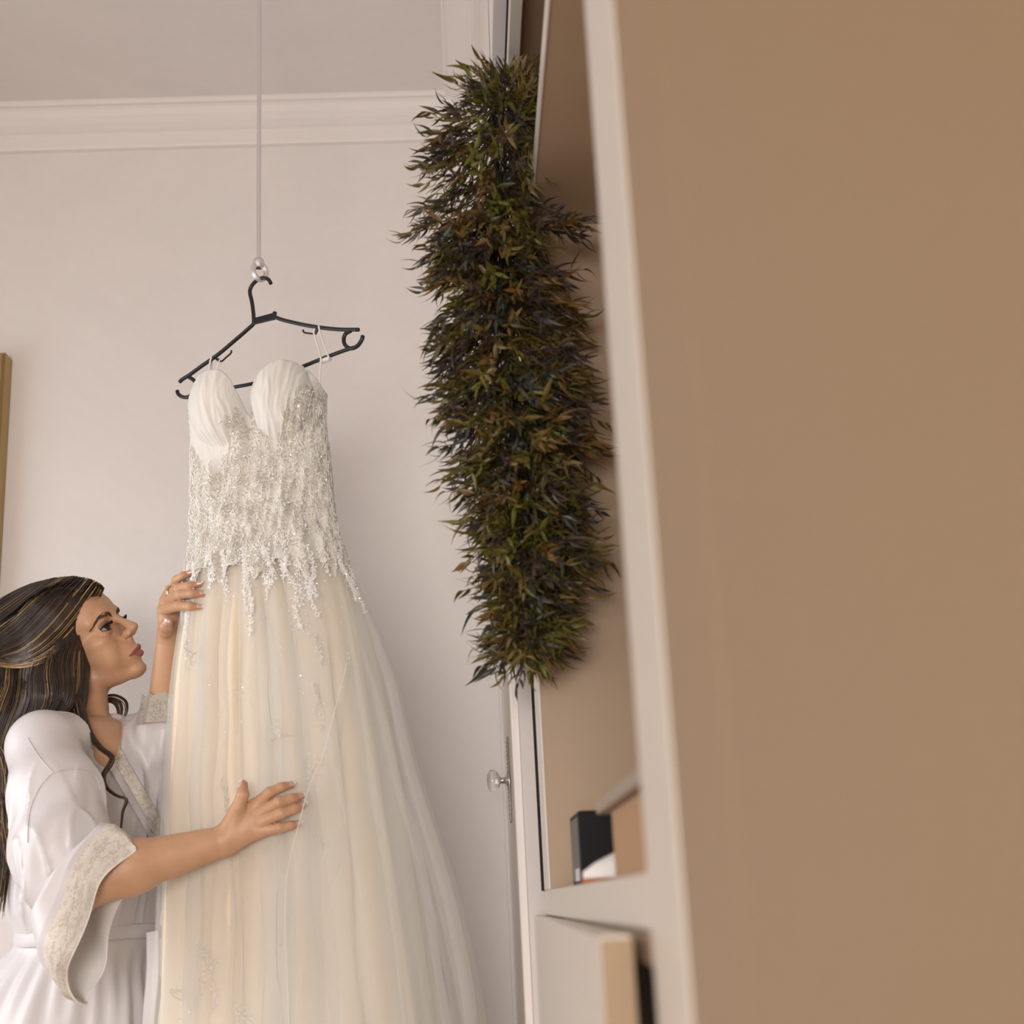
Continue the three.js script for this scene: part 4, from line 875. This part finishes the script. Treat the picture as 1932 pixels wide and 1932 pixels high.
// left hand, fingers hooked over the edge of the dress
const FDD = 2.405;
const fl = [0.0094, 0.0082, 0.0072, 0.0057];
const handF = [
  chain([[309, 1151, 2.332], [338, 1143, 2.257], [359, 1144, 2.247], [377, 1146.5, 2.250]], fl),
  chain([[313, 1133, 2.332], [340, 1122, 2.255], [363, 1120, 2.245], [382, 1120.5, 2.248]], fl),
  chain([[320, 1121, 2.334], [337, 1110, 2.260], [358, 1105, 2.249], [377, 1102, 2.250]], fl),
  chain([[327, 1110, 2.336], [333, 1094, 2.274], [346, 1086, 2.262], [359, 1081, 2.262]], [0.0086, 0.0074, 0.0065, 0.0053]),
  chain([[318, 1198, 2.338], [312, 1190, 2.312], [313, 1181, 2.292], [317, 1171, 2.283]], [0.0125, 0.0112, 0.0100, 0.0078]),
];
const palmF = [
  [wristF, pc(311, 1152, 2.338), 0.0135, 0.0115], [wristF, pc(316, 1134, 2.338), 0.0135, 0.0118], [wristF, pc(322, 1122, 2.340), 0.0135, 0.0115], [wristF, pc(329, 1112, 2.342), 0.0135, 0.0105],
  [wristF, pc(316, 1188, 2.332), 0.0135, 0.0115],
];
const person = thing('person', 'woman in a white satin robe looking up at the hanging wedding dress', 'person', [hipW.x, 0, hipW.z]);
const toPerson = (g) => g.translate(-hipW.x, 0, -hipW.z);
M.skin = mat([1, 1, 1], 0.46, { vertexColors: true, sheen: 0.15, sheenRoughness: 0.5, sheenColor: new THREE.Color(1, 0.8, 0.7) });
{
  const bits = [];
  // head with the top of the neck
  const hc = headWorld(5, 0, 0), hr = 0.155;
  const headNeck = (x, y, z) => { const [f, u, w] = headLocal(x, y, z); return smin(faceSDF(f, u, w) * PXM, Math.max(bodySDF(x, y, z), Math.hypot(x - neckTop[0], z - neckTop[2]) - 0.095), 0.022); };
  const cutLow = headWorld(0, -128, 0).y;
  bits.push(netSurface((x, y, z) => Math.max(headNeck(x, y, z), cutLow - y), [hc.x - hr, cutLow - 0.004, hc.z - 0.12], [hc.x + hr, hc.y + 0.15, hc.z + 0.12], 0.00165, headColor));
  // torso, arms and legs, then each hand on a fine grid
  const nearN = V(...wristN), nearF = V(...wristF);
  const boundsOf = (chains, palm, m = 0.022) => { const lo = [1e9, 1e9, 1e9], hi = [-1e9, -1e9, -1e9]; for (const p of [...chains.flat().map((q) => q.p), ...palm.flatMap((q) => [q[0], q[1]])]) for (let k = 0; k < 3; k++) { lo[k] = Math.min(lo[k], p[k] - m); hi[k] = Math.max(hi[k], p[k] + m); } return [lo, hi]; };
  bits.push(netSurface((x, y, z) => bodySDF(x, y, z, y < cutLow + 0.03) + (y > cutLow + 0.016 && y < cutLow + 0.0301 && Math.hypot(x - neckTop[0], z - neckTop[2]) < 0.1 ? 0.006 : 0), [hipW.x - 0.26, -0.012, hipW.z - 0.27], [hipW.x + 0.48, wristF[1] + 0.004, hipW.z + 0.42], 0.007, skinTone));
  for (const [chains, palm, tint] of [[handN, palmN], [handF, palmF]]) {
    const s = handSDF(chains, palm), [lo, hi] = boundsOf(chains, palm);
    bits.push(netSurface((x, y, z) => smin(s(x, y, z), chains === handN ? capsule(x, y, z, A3(V(...elbowN).lerp(nearN, 0.75)), wristN, 0.0275, 0.0215) : capsule(x, y, z, A3(V(...elbowF).lerp(nearF, 0.8)), wristF, 0.0212, 0.0192), 0.008), lo, hi, 0.0018, (x, y, z) => { const c = skinTone(x, y, z); let k = 0; for (const q of chains) { const t = q[3].p; k = Math.max(k, smooth(0.02, 0.006, Math.hypot(x - t[0], y - t[1], z - t[2]))); for (const j of [1, 2]) { const p = q[j].p; k = Math.max(k, 0.45 * smooth(0.011, 0.005, Math.hypot(x - p[0], y - p[1], z - p[2]))); } } return mixc(c, [0.50, 0.21, 0.14], 0.5 * k); }));
  }
  const body = part('body', bits.map(toPerson), M.skin, person);
  // nails: pale oval plates with white tips
  const nailM = mat([1, 1, 1], 0.15, { vertexColors: true, clearcoat: 1 });
  const toCam = FWD.clone().negate();
  for (const [chains, face] of [[handN, 0], [handF, 1]]) chains.forEach((c, i) => {
    const tip = V(...c[3].p), prev = V(...c[2].p), dir = tip.clone().sub(prev).normalize();
    let up = face ? (i === 4 ? toCam.clone() : V(0, 0.75, 0).add(toCam.clone().multiplyScalar(0.8))) : (i === 4 ? RIGHT.clone().multiplyScalar(-0.8).addScaledVector(toCam, 0.6) : toCam.clone().addScaledVector(UPV, 0.7));
    up.addScaledVector(dir, -up.dot(dir)).normalize();
    const side = V().crossVectors(dir, up), r = c[3].r, L = 0.0135;
    const g = sheet(6, 10, (s, t) => { const a = (s - 0.5) * 1.9, wr = r * 0.92 * Math.min(1, Math.sin(Math.PI * Math.pow(lerp(0.06, 0.93, t), 0.75)) * 1.4); return tip.clone().addScaledVector(dir, -0.006 + L * t).addScaledVector(side, Math.sin(a) * wr).addScaledVector(up, Math.cos(a) * r * 0.98 + 0.0012 - t * 0.001); }, { color: (s, t) => (t > 0.66 ? [0.85, 0.82, 0.80] : [0.66, 0.40, 0.36]) });
    part('nail', toPerson(g), nailM, body, i ? undefined : 'polished nail with a white tip');
  });
}
// ring on the left hand
{
  const a = V(...handF[2][0].p), b = V(...handF[2][1].p), c = a.clone().lerp(b, 0.42), ax = b.clone().sub(a).normalize();
  const o = thing('finger_ring', 'gold ring with a small stone on the raised hand', 'ring', A3(c));
  const q = new THREE.Quaternion().setFromUnitVectors(V(0, 0, 1), ax), gold = mat([0.75, 0.50, 0.30], 0.18, { metalness: 1 });
  part('band', [new THREE.TorusGeometry(0.0106, 0.0014, 10, 36).applyQuaternion(q), new THREE.TorusGeometry(0.0104, 0.0010, 10, 36).translate(0, 0, 0.003).applyQuaternion(q)], gold, o);
  const out = RIGHT.clone().multiplyScalar(-0.8).addScaledVector(UPV, 0.55).addScaledVector(FWD, -0.2); out.addScaledVector(ax, -out.dot(ax)).normalize();
  part('stone', [new THREE.OctahedronGeometry(0.0032, 1).translate(out.x * 0.0135, out.y * 0.0135, out.z * 0.0135)], mat([0.6, 0.5, 0.4], 0.05, { clearcoat: 1 }), o);
}

// brows, lashes
function snap(f, u, w, off) {   // onto the face
  for (let i = 0; i < 12; i++) {
    const e = 0.5, d = faceSDF(f, u, w), a = faceSDF(f + e, u, w) - faceSDF(f - e, u, w), b = faceSDF(f, u + e, w) - faceSDF(f, u - e, w), c = faceSDF(f, u, w + e) - faceSDF(f, u, w - e), l = Math.hypot(a, b, c) || 1;
    f -= (d - off) * a / l * 0.8; u -= (d - off) * b / l * 0.8; w -= (d - off) * c / l * 0.8;
  }
  return headWorld(f, u, w);
}
M.brow = mat([0.10, 0.058, 0.038], 0.7);
M.lash = mat([0.008, 0.006, 0.006], 0.5);
for (const s of [1, -1]) {
  const path = [[97, 27, 11], [96, 31, 19], [91, 33.5, 28], [83, 32, 37], [73, 26, 44], [62, 17, 49]], g = [], r = mulberry(s + 5);
  const pt = (t, o) => { const k = t * 5, i = Math.min(4, Math.floor(k)), q = k - i, a = path[i], b = path[i + 1]; return [lerp(a[0], b[0], q), lerp(a[1], b[1], q) + o, lerp(a[2], b[2], q)]; };
  for (let i = 0; i < 150; i++) {
    const t = i / 150, wid = 4.3 * Math.min(1, 0.75 + t * 2) * (1 - 0.75 * t), o = (r() - 0.5) * 2 * wid, a = pt(t, o), b = pt(Math.min(1, t + 0.07), o * 0.8 + 0.8 * (1 - t));
    g.push(tube([snap(a[0], a[1], s * a[2], 0.3), snap((a[0] + b[0]) / 2, (a[1] + b[1]) / 2, s * (a[2] + b[2]) / 2, 0.9), snap(b[0], b[1], s * b[2], 0.5)], [0.0007, 0.0003], { seg: 4, sides: 4 }));
  }
  part('eyebrow', g.map(toPerson), M.brow, person);
  const lash = [], rim = (t) => { const w = lerp(18, 47, t), k = (w - 32) / 15, h = 6.6 * Math.sqrt(Math.max(0, 1 - k * k)); const u = 8.6 + h * 0.92 + 0.6; const rr = 16.9, du = u - EYE_C[1], dw = w - EYE_C[2]; const f = EYE_C[0] + Math.sqrt(Math.max(4, rr * rr - du * du - dw * dw)); return [f, u + 0.12 * (88 - f) * 0.6, w]; };
  lash.push(tube(Array.from({ length: 13 }, (_, i) => { const q = rim(i / 12); return headWorld(q[0], q[1], s * q[2]); }), [0.0006, 0.0013, 0.0014], { seg: 24, sides: 6 }));
  for (let i = 0; i < 26; i++) {
    const t = 0.1 + 0.9 * i / 25, q = rim(t), L = 5 + 3.4 * t, o = (q[2] - 30) / 16;
    const P0 = headWorld(q[0], q[1], s * q[2]), P1 = headWorld(q[0] + L * (0.75 - 0.5 * Math.max(0, o)), q[1] - 0.5, s * (q[2] + L * 0.55 * o)), P2 = headWorld(q[0] + L * (1.0 - 0.55 * Math.max(0, o)), q[1] + L * 0.5, s * (q[2] + L * 0.8 * o));
    lash.push(tube([P0, P1, P2], [0.0006, 0.0005, 0.0002], { seg: 6, sides: 4 }));
  }
  const low = (t) => { const w = lerp(21, 46, t), k = (w - 32) / 15, h = 6.6 * Math.sqrt(Math.max(0, 1 - k * k)), u = 8.6 - h * 0.95, rr = 16.4, du = u - EYE_C[1], dw = w - EYE_C[2]; return headWorld(EYE_C[0] + Math.sqrt(Math.max(4, rr * rr - du * du - dw * dw)), u, s * w); };
  lash.push(tube(Array.from({ length: 9 }, (_, i) => low(i / 8)), [0.0003, 0.0007], { seg: 14, sides: 5 }));
  part('eyelashes', lash.map(toPerson), M.lash, person);
}
// ------------------------------------------------------------------ robe
function trace(sdf, u, v, d0, d1) {      // first point of a distance field along the ray of a pixel
  const r = rayOf(u, v), k = -1 / r.z, len = r.length() * k; let d = d0;
  for (let i = 0; i < 90; i++) { const p = r.clone().multiplyScalar(d * k).add(camera.position), q = sdf(p.x, p.y, p.z); if (q < 0.0004) return p; d += q / len * 0.8; if (d > d1) return null; }
  return null;
}
M.satin = mat([0.74, 0.71, 0.72], 0.36, { sheen: 0.5, sheenRoughness: 0.35, sheenColor: new THREE.Color(1, 1, 1), bumpMap: weave, bumpScale: 0.00006 });
const robeLace = laceCanvas(1024, 5, 230, 175);
for (const t of [robeLace.map, robeLace.alpha, robeLace.bump]) t.repeat.set(1 / 0.14, 1 / 0.14);
M.robeLace = mat([0.96, 0.94, 0.92], 0.65, { map: robeLace.map, alphaMap: robeLace.alpha, bumpMap: robeLace.bump, bumpScale: 0.0005, transparent: true });
M.robeNet = mat([0.90, 0.87, 0.84], 0.7);
const robe = part('robe', toPerson(netSurface(robeSDF, [hipW.x - 0.32, 0.34, hipW.z - 0.28], [hipW.x + 0.36, rb.sN[1] + 0.09, hipW.z + 0.46], 0.0052)), M.satin, person, 'white satin robe');
// bell of the near sleeve: rings from the elbow to the lace rim
{
  const P = (u, v, d) => at(u, v, d);
  const rings = [   // top, bottom, depth of the centre, half depth
    [[146, 1600], [92, 1665], 2.140, 0.062], [[164, 1572], [66, 1735], 2.128, 0.074], [[182, 1550], [84, 1815], 2.122, 0.076], [[206, 1552], [106, 1852], 2.118, 0.070], [[227, 1568], [118, 1882], 2.116, 0.062], [[239, 1590], [136, 1894], 2.116, 0.054],
  ];
  const ringAt = (t) => { const k = t * (rings.length - 1), i = Math.min(rings.length - 2, Math.floor(k)), q = k - i, a = rings[i], b = rings[i + 1], m = (x, y) => lerp(x, y, q); return [[m(a[0][0], b[0][0]), m(a[0][1], b[0][1])], [m(a[1][0], b[1][0]), m(a[1][1], b[1][1])], m(a[2], b[2]), m(a[3], b[3])]; };
  const pt = (s, t, off = 0) => {
    const [tp, bt, d, hd] = ringAt(t), th = s * Math.PI * 2, top = P(tp[0], tp[1], d), bot = P(bt[0], bt[1], d), c = top.clone().lerp(bot, 0.5), ax = top.clone().sub(bot).multiplyScalar(0.5);
    const dep = FWD.clone().negate(), side = V().crossVectors(ax.clone().normalize(), dep).normalize();
    const wav = 0.010 * t * Math.sin(th * 3 + 1 + t) + 0.006 * t * Math.sin(th * 7 + t * 2) + 0.004 * Math.sin(th * 2 + t * 5);
    const bow = Math.sin(th);   // towards the camera
    return c.addScaledVector(ax, Math.cos(th)).addScaledVector(dep, bow * (hd + off) + wav).addScaledVector(side, 0.016 * (1 - bow * bow) * t - 0.012 * bow * t + 0.006 * t * Math.sin(th * 5));
  };
  part('sleeve', toPerson(sheet(96, 30, (s, t) => pt(s, t * 0.52), { wrap: true, uvf: (s, t) => [s * 0.5, t * 0.1] })), M.satin, robe);
  const uvf = (s, t) => [s * 0.62, t * 0.115 + 0.31];
  part('cuff', toPerson(sheet(110, 24, (s, t) => pt(s, 0.50 + 0.49 * t, -0.0015), { wrap: true, uvf })), M.robeNet, robe, 'sheer net under the lace cuff');
  part('lace_cuff', toPerson(sheet(160, 30, (s, t) => pt(s, 0.49 + t * (0.51 + 0.010 * Math.sin(s * 150)), 0.001), { wrap: true, uvf })), M.robeLace, robe, 'wide ivory lace cuff');
  part('cuff_hem', toPerson(tube(Array.from({ length: 73 }, (_, i) => pt(i / 72, 1.0)), 0.0014, { seg: 180, sides: 6, closed: true })), M.thread, robe);
}
// lace cuff of the raised sleeve
{
  const c = at(316, 1330, 2.40), g = sheet(60, 10, (s, t) => { const a = s * Math.PI * 2, r = lerp(0.048, 0.040, t) + 0.003 * Math.sin(a * 7); return c.clone().add(V(Math.cos(a) * r, lerp(-0.035, 0.016, t) + 0.004 * Math.sin(a * 9) * t, Math.sin(a) * r)); }, { wrap: true, uvf: (s, t) => [s * 0.3, t * 0.05] });
  part('cuff', toPerson(g.clone()), M.robeNet, robe);
  part('lace_cuff', toPerson(g), M.robeLace, robe, 'lace cuff on the raised arm');
}
// lapels: strips laid on the robe along the neckline
function strip(line, wide, off, n = 40, m = 5) {
  const c = new THREE.CatmullRomCurve3(line.map(([u, v]) => V(u, v, 0))); let last = 2.36;
  return sheet(m, n, (s, t) => {
    const p = c.getPoint(t), q = c.getTangent(t), w = typeof wide === 'function' ? wide(t) : wide, u = p.x - q.y * (s - 0.5) * w, v = p.y + q.x * (s - 0.5) * w;
    const hit = trace(robeSDF, u, v, 2.05, 2.7); if (hit) last = -hit.z;
    return at(u, v, last - off - 0.002 * Math.sin(s * Math.PI));
  }, { uvf: (s, t) => [s * 0.02, t * 0.3] });
}
{
  const line = [[206, 1392], [222, 1425], [243, 1462], [268, 1505], [290, 1545], [303, 1580]];
  part('lapel', toPerson(strip(line, 22, 0.004)), M.robeNet, robe);
  part('lace_trim', toPerson(strip(line, 22, 0.006)), M.robeLace, robe, 'narrow lace trim along the neckline');
  part('lapel', toPerson(strip([[176, 1404], [196, 1426], [214, 1448], [240, 1492], [272, 1546], [300, 1600]], 15, 0.004)), M.satin, robe);
}
// seams of the shoulder yoke and the armhole
{
  const seam = (line) => { const c = new THREE.CatmullRomCurve3(line.map(([u, v]) => V(u, v, 0))), pts = []; for (let i = 0; i <= 30; i++) { const q = c.getPoint(i / 30), hit = trace(robeSDF, q.x, q.y, 2.02, 2.7); if (hit) pts.push(hit.add(V(0, 0, 0.0006))); } return toPerson(tube(pts, 0.0007, { seg: 60, sides: 5 })); };
  part('seam', [seam([[52, 1392], [72, 1425], [100, 1458]]), seam([[100, 1458], [128, 1451], [158, 1452], [182, 1466], [190, 1490]]), seam([[100, 1458], [80, 1478], [62, 1512], [54, 1545], [52, 1590]])], M.satin, robe);
}
// tie belt
{
  const pts = Array.from({ length: 49 }, (_, i) => { const a = i / 48 * Math.PI * 2; const o = V(...rb.waist); let r = 0.16; for (let k = 0; k < 30; k++) { const q = robeSDF(o.x + Math.cos(a) * r, o.y + 0.004, o.z + Math.sin(a) * r); r -= q * 0.7; } return V(o.x + Math.cos(a) * (r + 0.001), o.y + 0.004 + 0.003 * Math.sin(a * 2), o.z + Math.sin(a) * (r + 0.001)); });
  const b = part('belt', toPerson(tube(pts, 0.012, { seg: 160, sides: 10, flat: [1, 0.3], closed: true })), M.satin, robe);
  const k = at(288, 1758, 2.37);
  part('belt_tail', [toPerson(tube([k, k.clone().add(V(0.004, -0.06, 0.01)), k.clone().add(V(-0.002, -0.16, 0.012)), k.clone().add(V(0.0, -0.3, 0.008))], 0.011, { seg: 24, sides: 8, flat: [1, 0.16] }))], M.satin, b);
}

// ------------------------------------------------------------------ hair
const hairline = (u) => table([[-90, -20], [-60, -12], [-21, 4], [-6, 22], [21, 36], [48, 58], [66, 72], [76, 84], [84, 112], [90, 130]], u);
function capSDF(x, y, z) {
  const [f, u, w] = headLocal(x, y, z);
  let d = ellipsoid(f, u, w, [-10, 42, 0], [108, 90, 82]);
  d = smin(d, ellipsoid(f, u, w, [-55, 30, 0], [80, 78, 80]), 20);
  d = smin(d, ellipsoid(f, u, w, [-40, -20, 0], [52, 55, 78]), 20);
  return smax(d, (f - hairline(u) - 3 * noise3(u * 0.09, w * 0.09, 2)) * 0.75, 7) * PXM;
}
const HM = [[J(104, 1240, 2.395), J(104, 1310, 2.375), 0.050, 0.044], [J(104, 1310, 2.375), J(52, 1385, 2.40), 0.044, 0.044], [J(30, 1255, 2.45), J(18, 1350, 2.42), 0.070, 0.062], [J(18, 1350, 2.42), J(-14, 1480, 2.39), 0.062, 0.036], [J(-14, 1480, 2.39), J(-16, 1660, 2.38), 0.036, 0.026], [J(138, 1262, 2.40), J(128, 1335, 2.38), 0.026, 0.026]];
function hairSDF(x, y, z) {
  let d = capSDF(x, y, z);
  for (const [a, b, ra, rbb] of HM) d = smin(d, capsule(x, y, z, a, b, ra, rbb), 0.02);
  return d + 0.0015 * noise3(x * 60, y * 14, z * 60);
}
M.hairBase = mat([0.022, 0.014, 0.011], 0.5);
M.hair = mat([1, 1, 1], 0.36, { vertexColors: true });
const hairO = part('hair', toPerson(netSurface(hairSDF, [H_O.x - 0.24, H_O.y - 0.46, H_O.z - 0.14], [H_O.x + 0.14, H_O.y + 0.17, H_O.z + 0.16], 0.0034)), M.hairBase, person, 'long dark brown hair with blonde highlights, half tied back');
{
  const r = mulberry(404), strands = [], lights = [];
  const dark = [0.030, 0.019, 0.014], mid = [0.075, 0.045, 0.027], blond = [0.50, 0.31, 0.12];
  function family(guides, count, { rad = 0.0008, jitter = 4, off = 0.0016, blondAt = [], d0 = 2.05, seg = 16, fall = 2.37, wave = 0 } = {}) {
    const curves = guides.map((g) => new THREE.CatmullRomCurve3(g.map(([u, v]) => V(u, v, 0))));
    for (let i = 0; i < count; i++) {
      const k = (i + r()) / count * (guides.length - 1), a = Math.min(guides.length - 2, Math.floor(k)), q = k - a, t0 = 0.10 * r() * r(), t1 = 1 - 0.15 * r() * r(), ju = (r() - 0.5) * jitter, jv = (r() - 0.5) * jitter, o = off + 0.0035 * r() * r(), ph = r() * 0.6;
      let last = null; const pts = [];
      for (let j = 0; j <= seg; j++) {
        const t = lerp(t0, t1, j / seg), p = curves[a].getPoint(t).lerp(curves[a + 1].getPoint(t), q);
        const u = p.x + ju * (0.4 + t) + wave * Math.sin(t * 9 + ph + k), v = p.y + jv * (0.4 + t);
        const hit = trace(hairSDF, u, v, d0, 2.75);
        let d = hit ? -hit.z : last ?? fall;
        if (last !== null) d = lerp(last, d, 0.6);
        last = d; pts.push(at(u, v, d - o));
      }
      let c = r() < 0.3 ? mid : dark, big = 1;
      for (const [b, w, p] of blondAt) if (Math.abs(k - b) < w && r() < p) { c = mixc(mid, blond, 0.35 + 0.6 * r()); big = 1.1; }
      const n = 0.8 + 0.4 * r();
      const R = rad * big * (0.7 + 0.6 * r());
      (c === dark || c === mid ? strands : lights).push(tube(pts, (t) => R * (0.35 + 0.65 * Math.sin(Math.PI * clamp(t * 0.9 + 0.08))), { seg: seg + 4, sides: 4, color: () => [c[0] * n, c[1] * n, c[2] * n], cap: false }));
    }
  }
  family([[[197, 1109], [184, 1142], [163, 1178], [134, 1215], [95, 1244], [45, 1259], [-4, 1257]], [[191, 1101], [172, 1131], [145, 1171], [110, 1210], [65, 1241], [20, 1251], [-10, 1249]], [[170, 1091], [145, 1121], [115, 1160], [80, 1199], [40, 1230], [-8, 1241]], [[140, 1086], [110, 1110], [75, 1145], [40, 1182], [-8, 1218]], [[100, 1090], [70, 1110], [35, 1136], [-8, 1168]], [[62, 1100], [32, 1114], [-8, 1136]]], 900,
    { rad: 0.00075, jitter: 3, blondAt: [[0.09, 0.12, 1], [0.4, 0.2, 0.4], [0.6, 0.08, 0.75], [0.9, 0.05, 0.8], [1.25, 0.09, 0.7], [1.6, 0.05, 0.8], [2.1, 0.04, 0.5], [3.5, 0.15, 0.3], [4.3, 0.15, 0.35]] });
  family([[[184, 1122], [171, 1152], [162, 1192], [160, 1236], [154, 1290], [124, 1346]], [[150, 1195], [145, 1232], [142, 1285], [128, 1330], [108, 1350]], [[112, 1225], [106, 1262], [106, 1312], [86, 1366]], [[72, 1248], [66, 1292], [58, 1345], [30, 1405]], [[32, 1257], [22, 1302], [6, 1362], [-12, 1425]], [[4, 1257], [-6, 1292], [-16, 1350]]], 800,
    { rad: 0.00075, jitter: 9, off: 0.002, wave: 2.5, blondAt: [[0.55, 0.12, 0.55], [1.1, 0.1, 0.3], [2.4, 0.1, 0.25], [3.6, 0.15, 0.3], [4.5, 0.15, 0.3]] });
  // waves down the back, at the edge of the picture
  family([[[-14, 1390], [10, 1430], [2, 1480], [16, 1530], [4, 1580], [12, 1620], [-2, 1690]], [[-20, 1390], [-2, 1440], [10, 1490], [-4, 1545], [12, 1600], [8, 1650], [-4, 1750]]], 70, { jitter: 14, fall: 2.36, blondAt: [[0.5, 0.4, 0.25]], seg: 22 });
  family([[[-8, 1150], [-60, 1215], [-78, 1300], [-66, 1420], [-50, 1640]], [[-6, 1200], [-40, 1260], [-55, 1330], [-45, 1450], [-36, 1650]], [[-2, 1250], [-20, 1310], [-28, 1400], [-30, 1500], [-22, 1660]]], 260, { jitter: 10, wave: 3, fall: 2.40, blondAt: [[0.7, 0.15, 0.3], [1.5, 0.2, 0.3]], seg: 20 });
  const freeLock = (line, d, n, wide, taper, cols) => {
    const c = new THREE.CatmullRomCurve3(line.map(([u, v, k]) => at(u, v, k ?? d)));
    for (let i = 0; i < n; i++) {
      const a = r() * 6.28, q = Math.sqrt(r()) * wide * PXM, end = 1 - 0.25 * r() * r(), col = cols[Math.floor(r() * cols.length)], pts = [];
      for (let j = 0; j <= 26; j++) { const t = j / 26 * end; pts.push(c.getPoint(t).add(V(Math.cos(a + t * 2) * q * lerp(1, taper, t), Math.sin(a + t * 2) * q * 0.6 * lerp(1, taper, t), Math.sin(a + t * 2) * q * lerp(1, taper, t)))); }
      (col === blond ? lights : strands).push(tube(pts, [0.0008, 0.0010, 0.0005], { seg: 34, sides: 4, color: () => col, cap: false }));
    }
  };
  freeLock([[146, 1320, 2.36], [158, 1352, 2.345], [171, 1386, 2.325], [190, 1412, 2.31], [212, 1430, 2.29], [206, 1446, 2.285], [196, 1462, 2.28], [200, 1484, 2.275], [222, 1502, 2.27], [239, 1508, 2.27], [232, 1530, 2.265], [229, 1556, 2.26], [226, 1582, 2.26]], 2.3, 60, 7, 0.15, [dark, mid, dark, [0.20, 0.12, 0.05]]);
  freeLock([[142, 1285, 2.385], [146, 1320, 2.37], [154, 1350, 2.352], [165, 1378, 2.335], [178, 1402, 2.32]], 2.36, 130, 15, 0.45, [dark, dark, mid, [0.16, 0.10, 0.05]]);
  // curls beyond the neck
  for (let i = 0; i < 26; i++) { const k = r(), x = 22 * k - 6, y = 14 * (1 - k); freeLock([[198, 1312 + y, 2.50], [212 + x * 0.4, 1311 + y, 2.49], [224 + x, 1324 + y * 0.6, 2.48], [226 + x * 0.9, 1346 + y * 0.2, 2.47], [217 + x * 0.5, 1366 - y * 0.2, 2.47], [203 + x * 0.2, 1376, 2.47]], 2.5, 1, 1.5, 0.8, [mid, [0.11, 0.07, 0.05]]); }
  part('strands', strands.map(toPerson), M.hair, hairO).userData.kind = 'stuff';
  const hl = part('highlights', lights.map(toPerson), M.hair, hairO, 'blonde highlighted strands'); hl.userData.kind = 'stuff';
}
renderer.render(scene, camera);
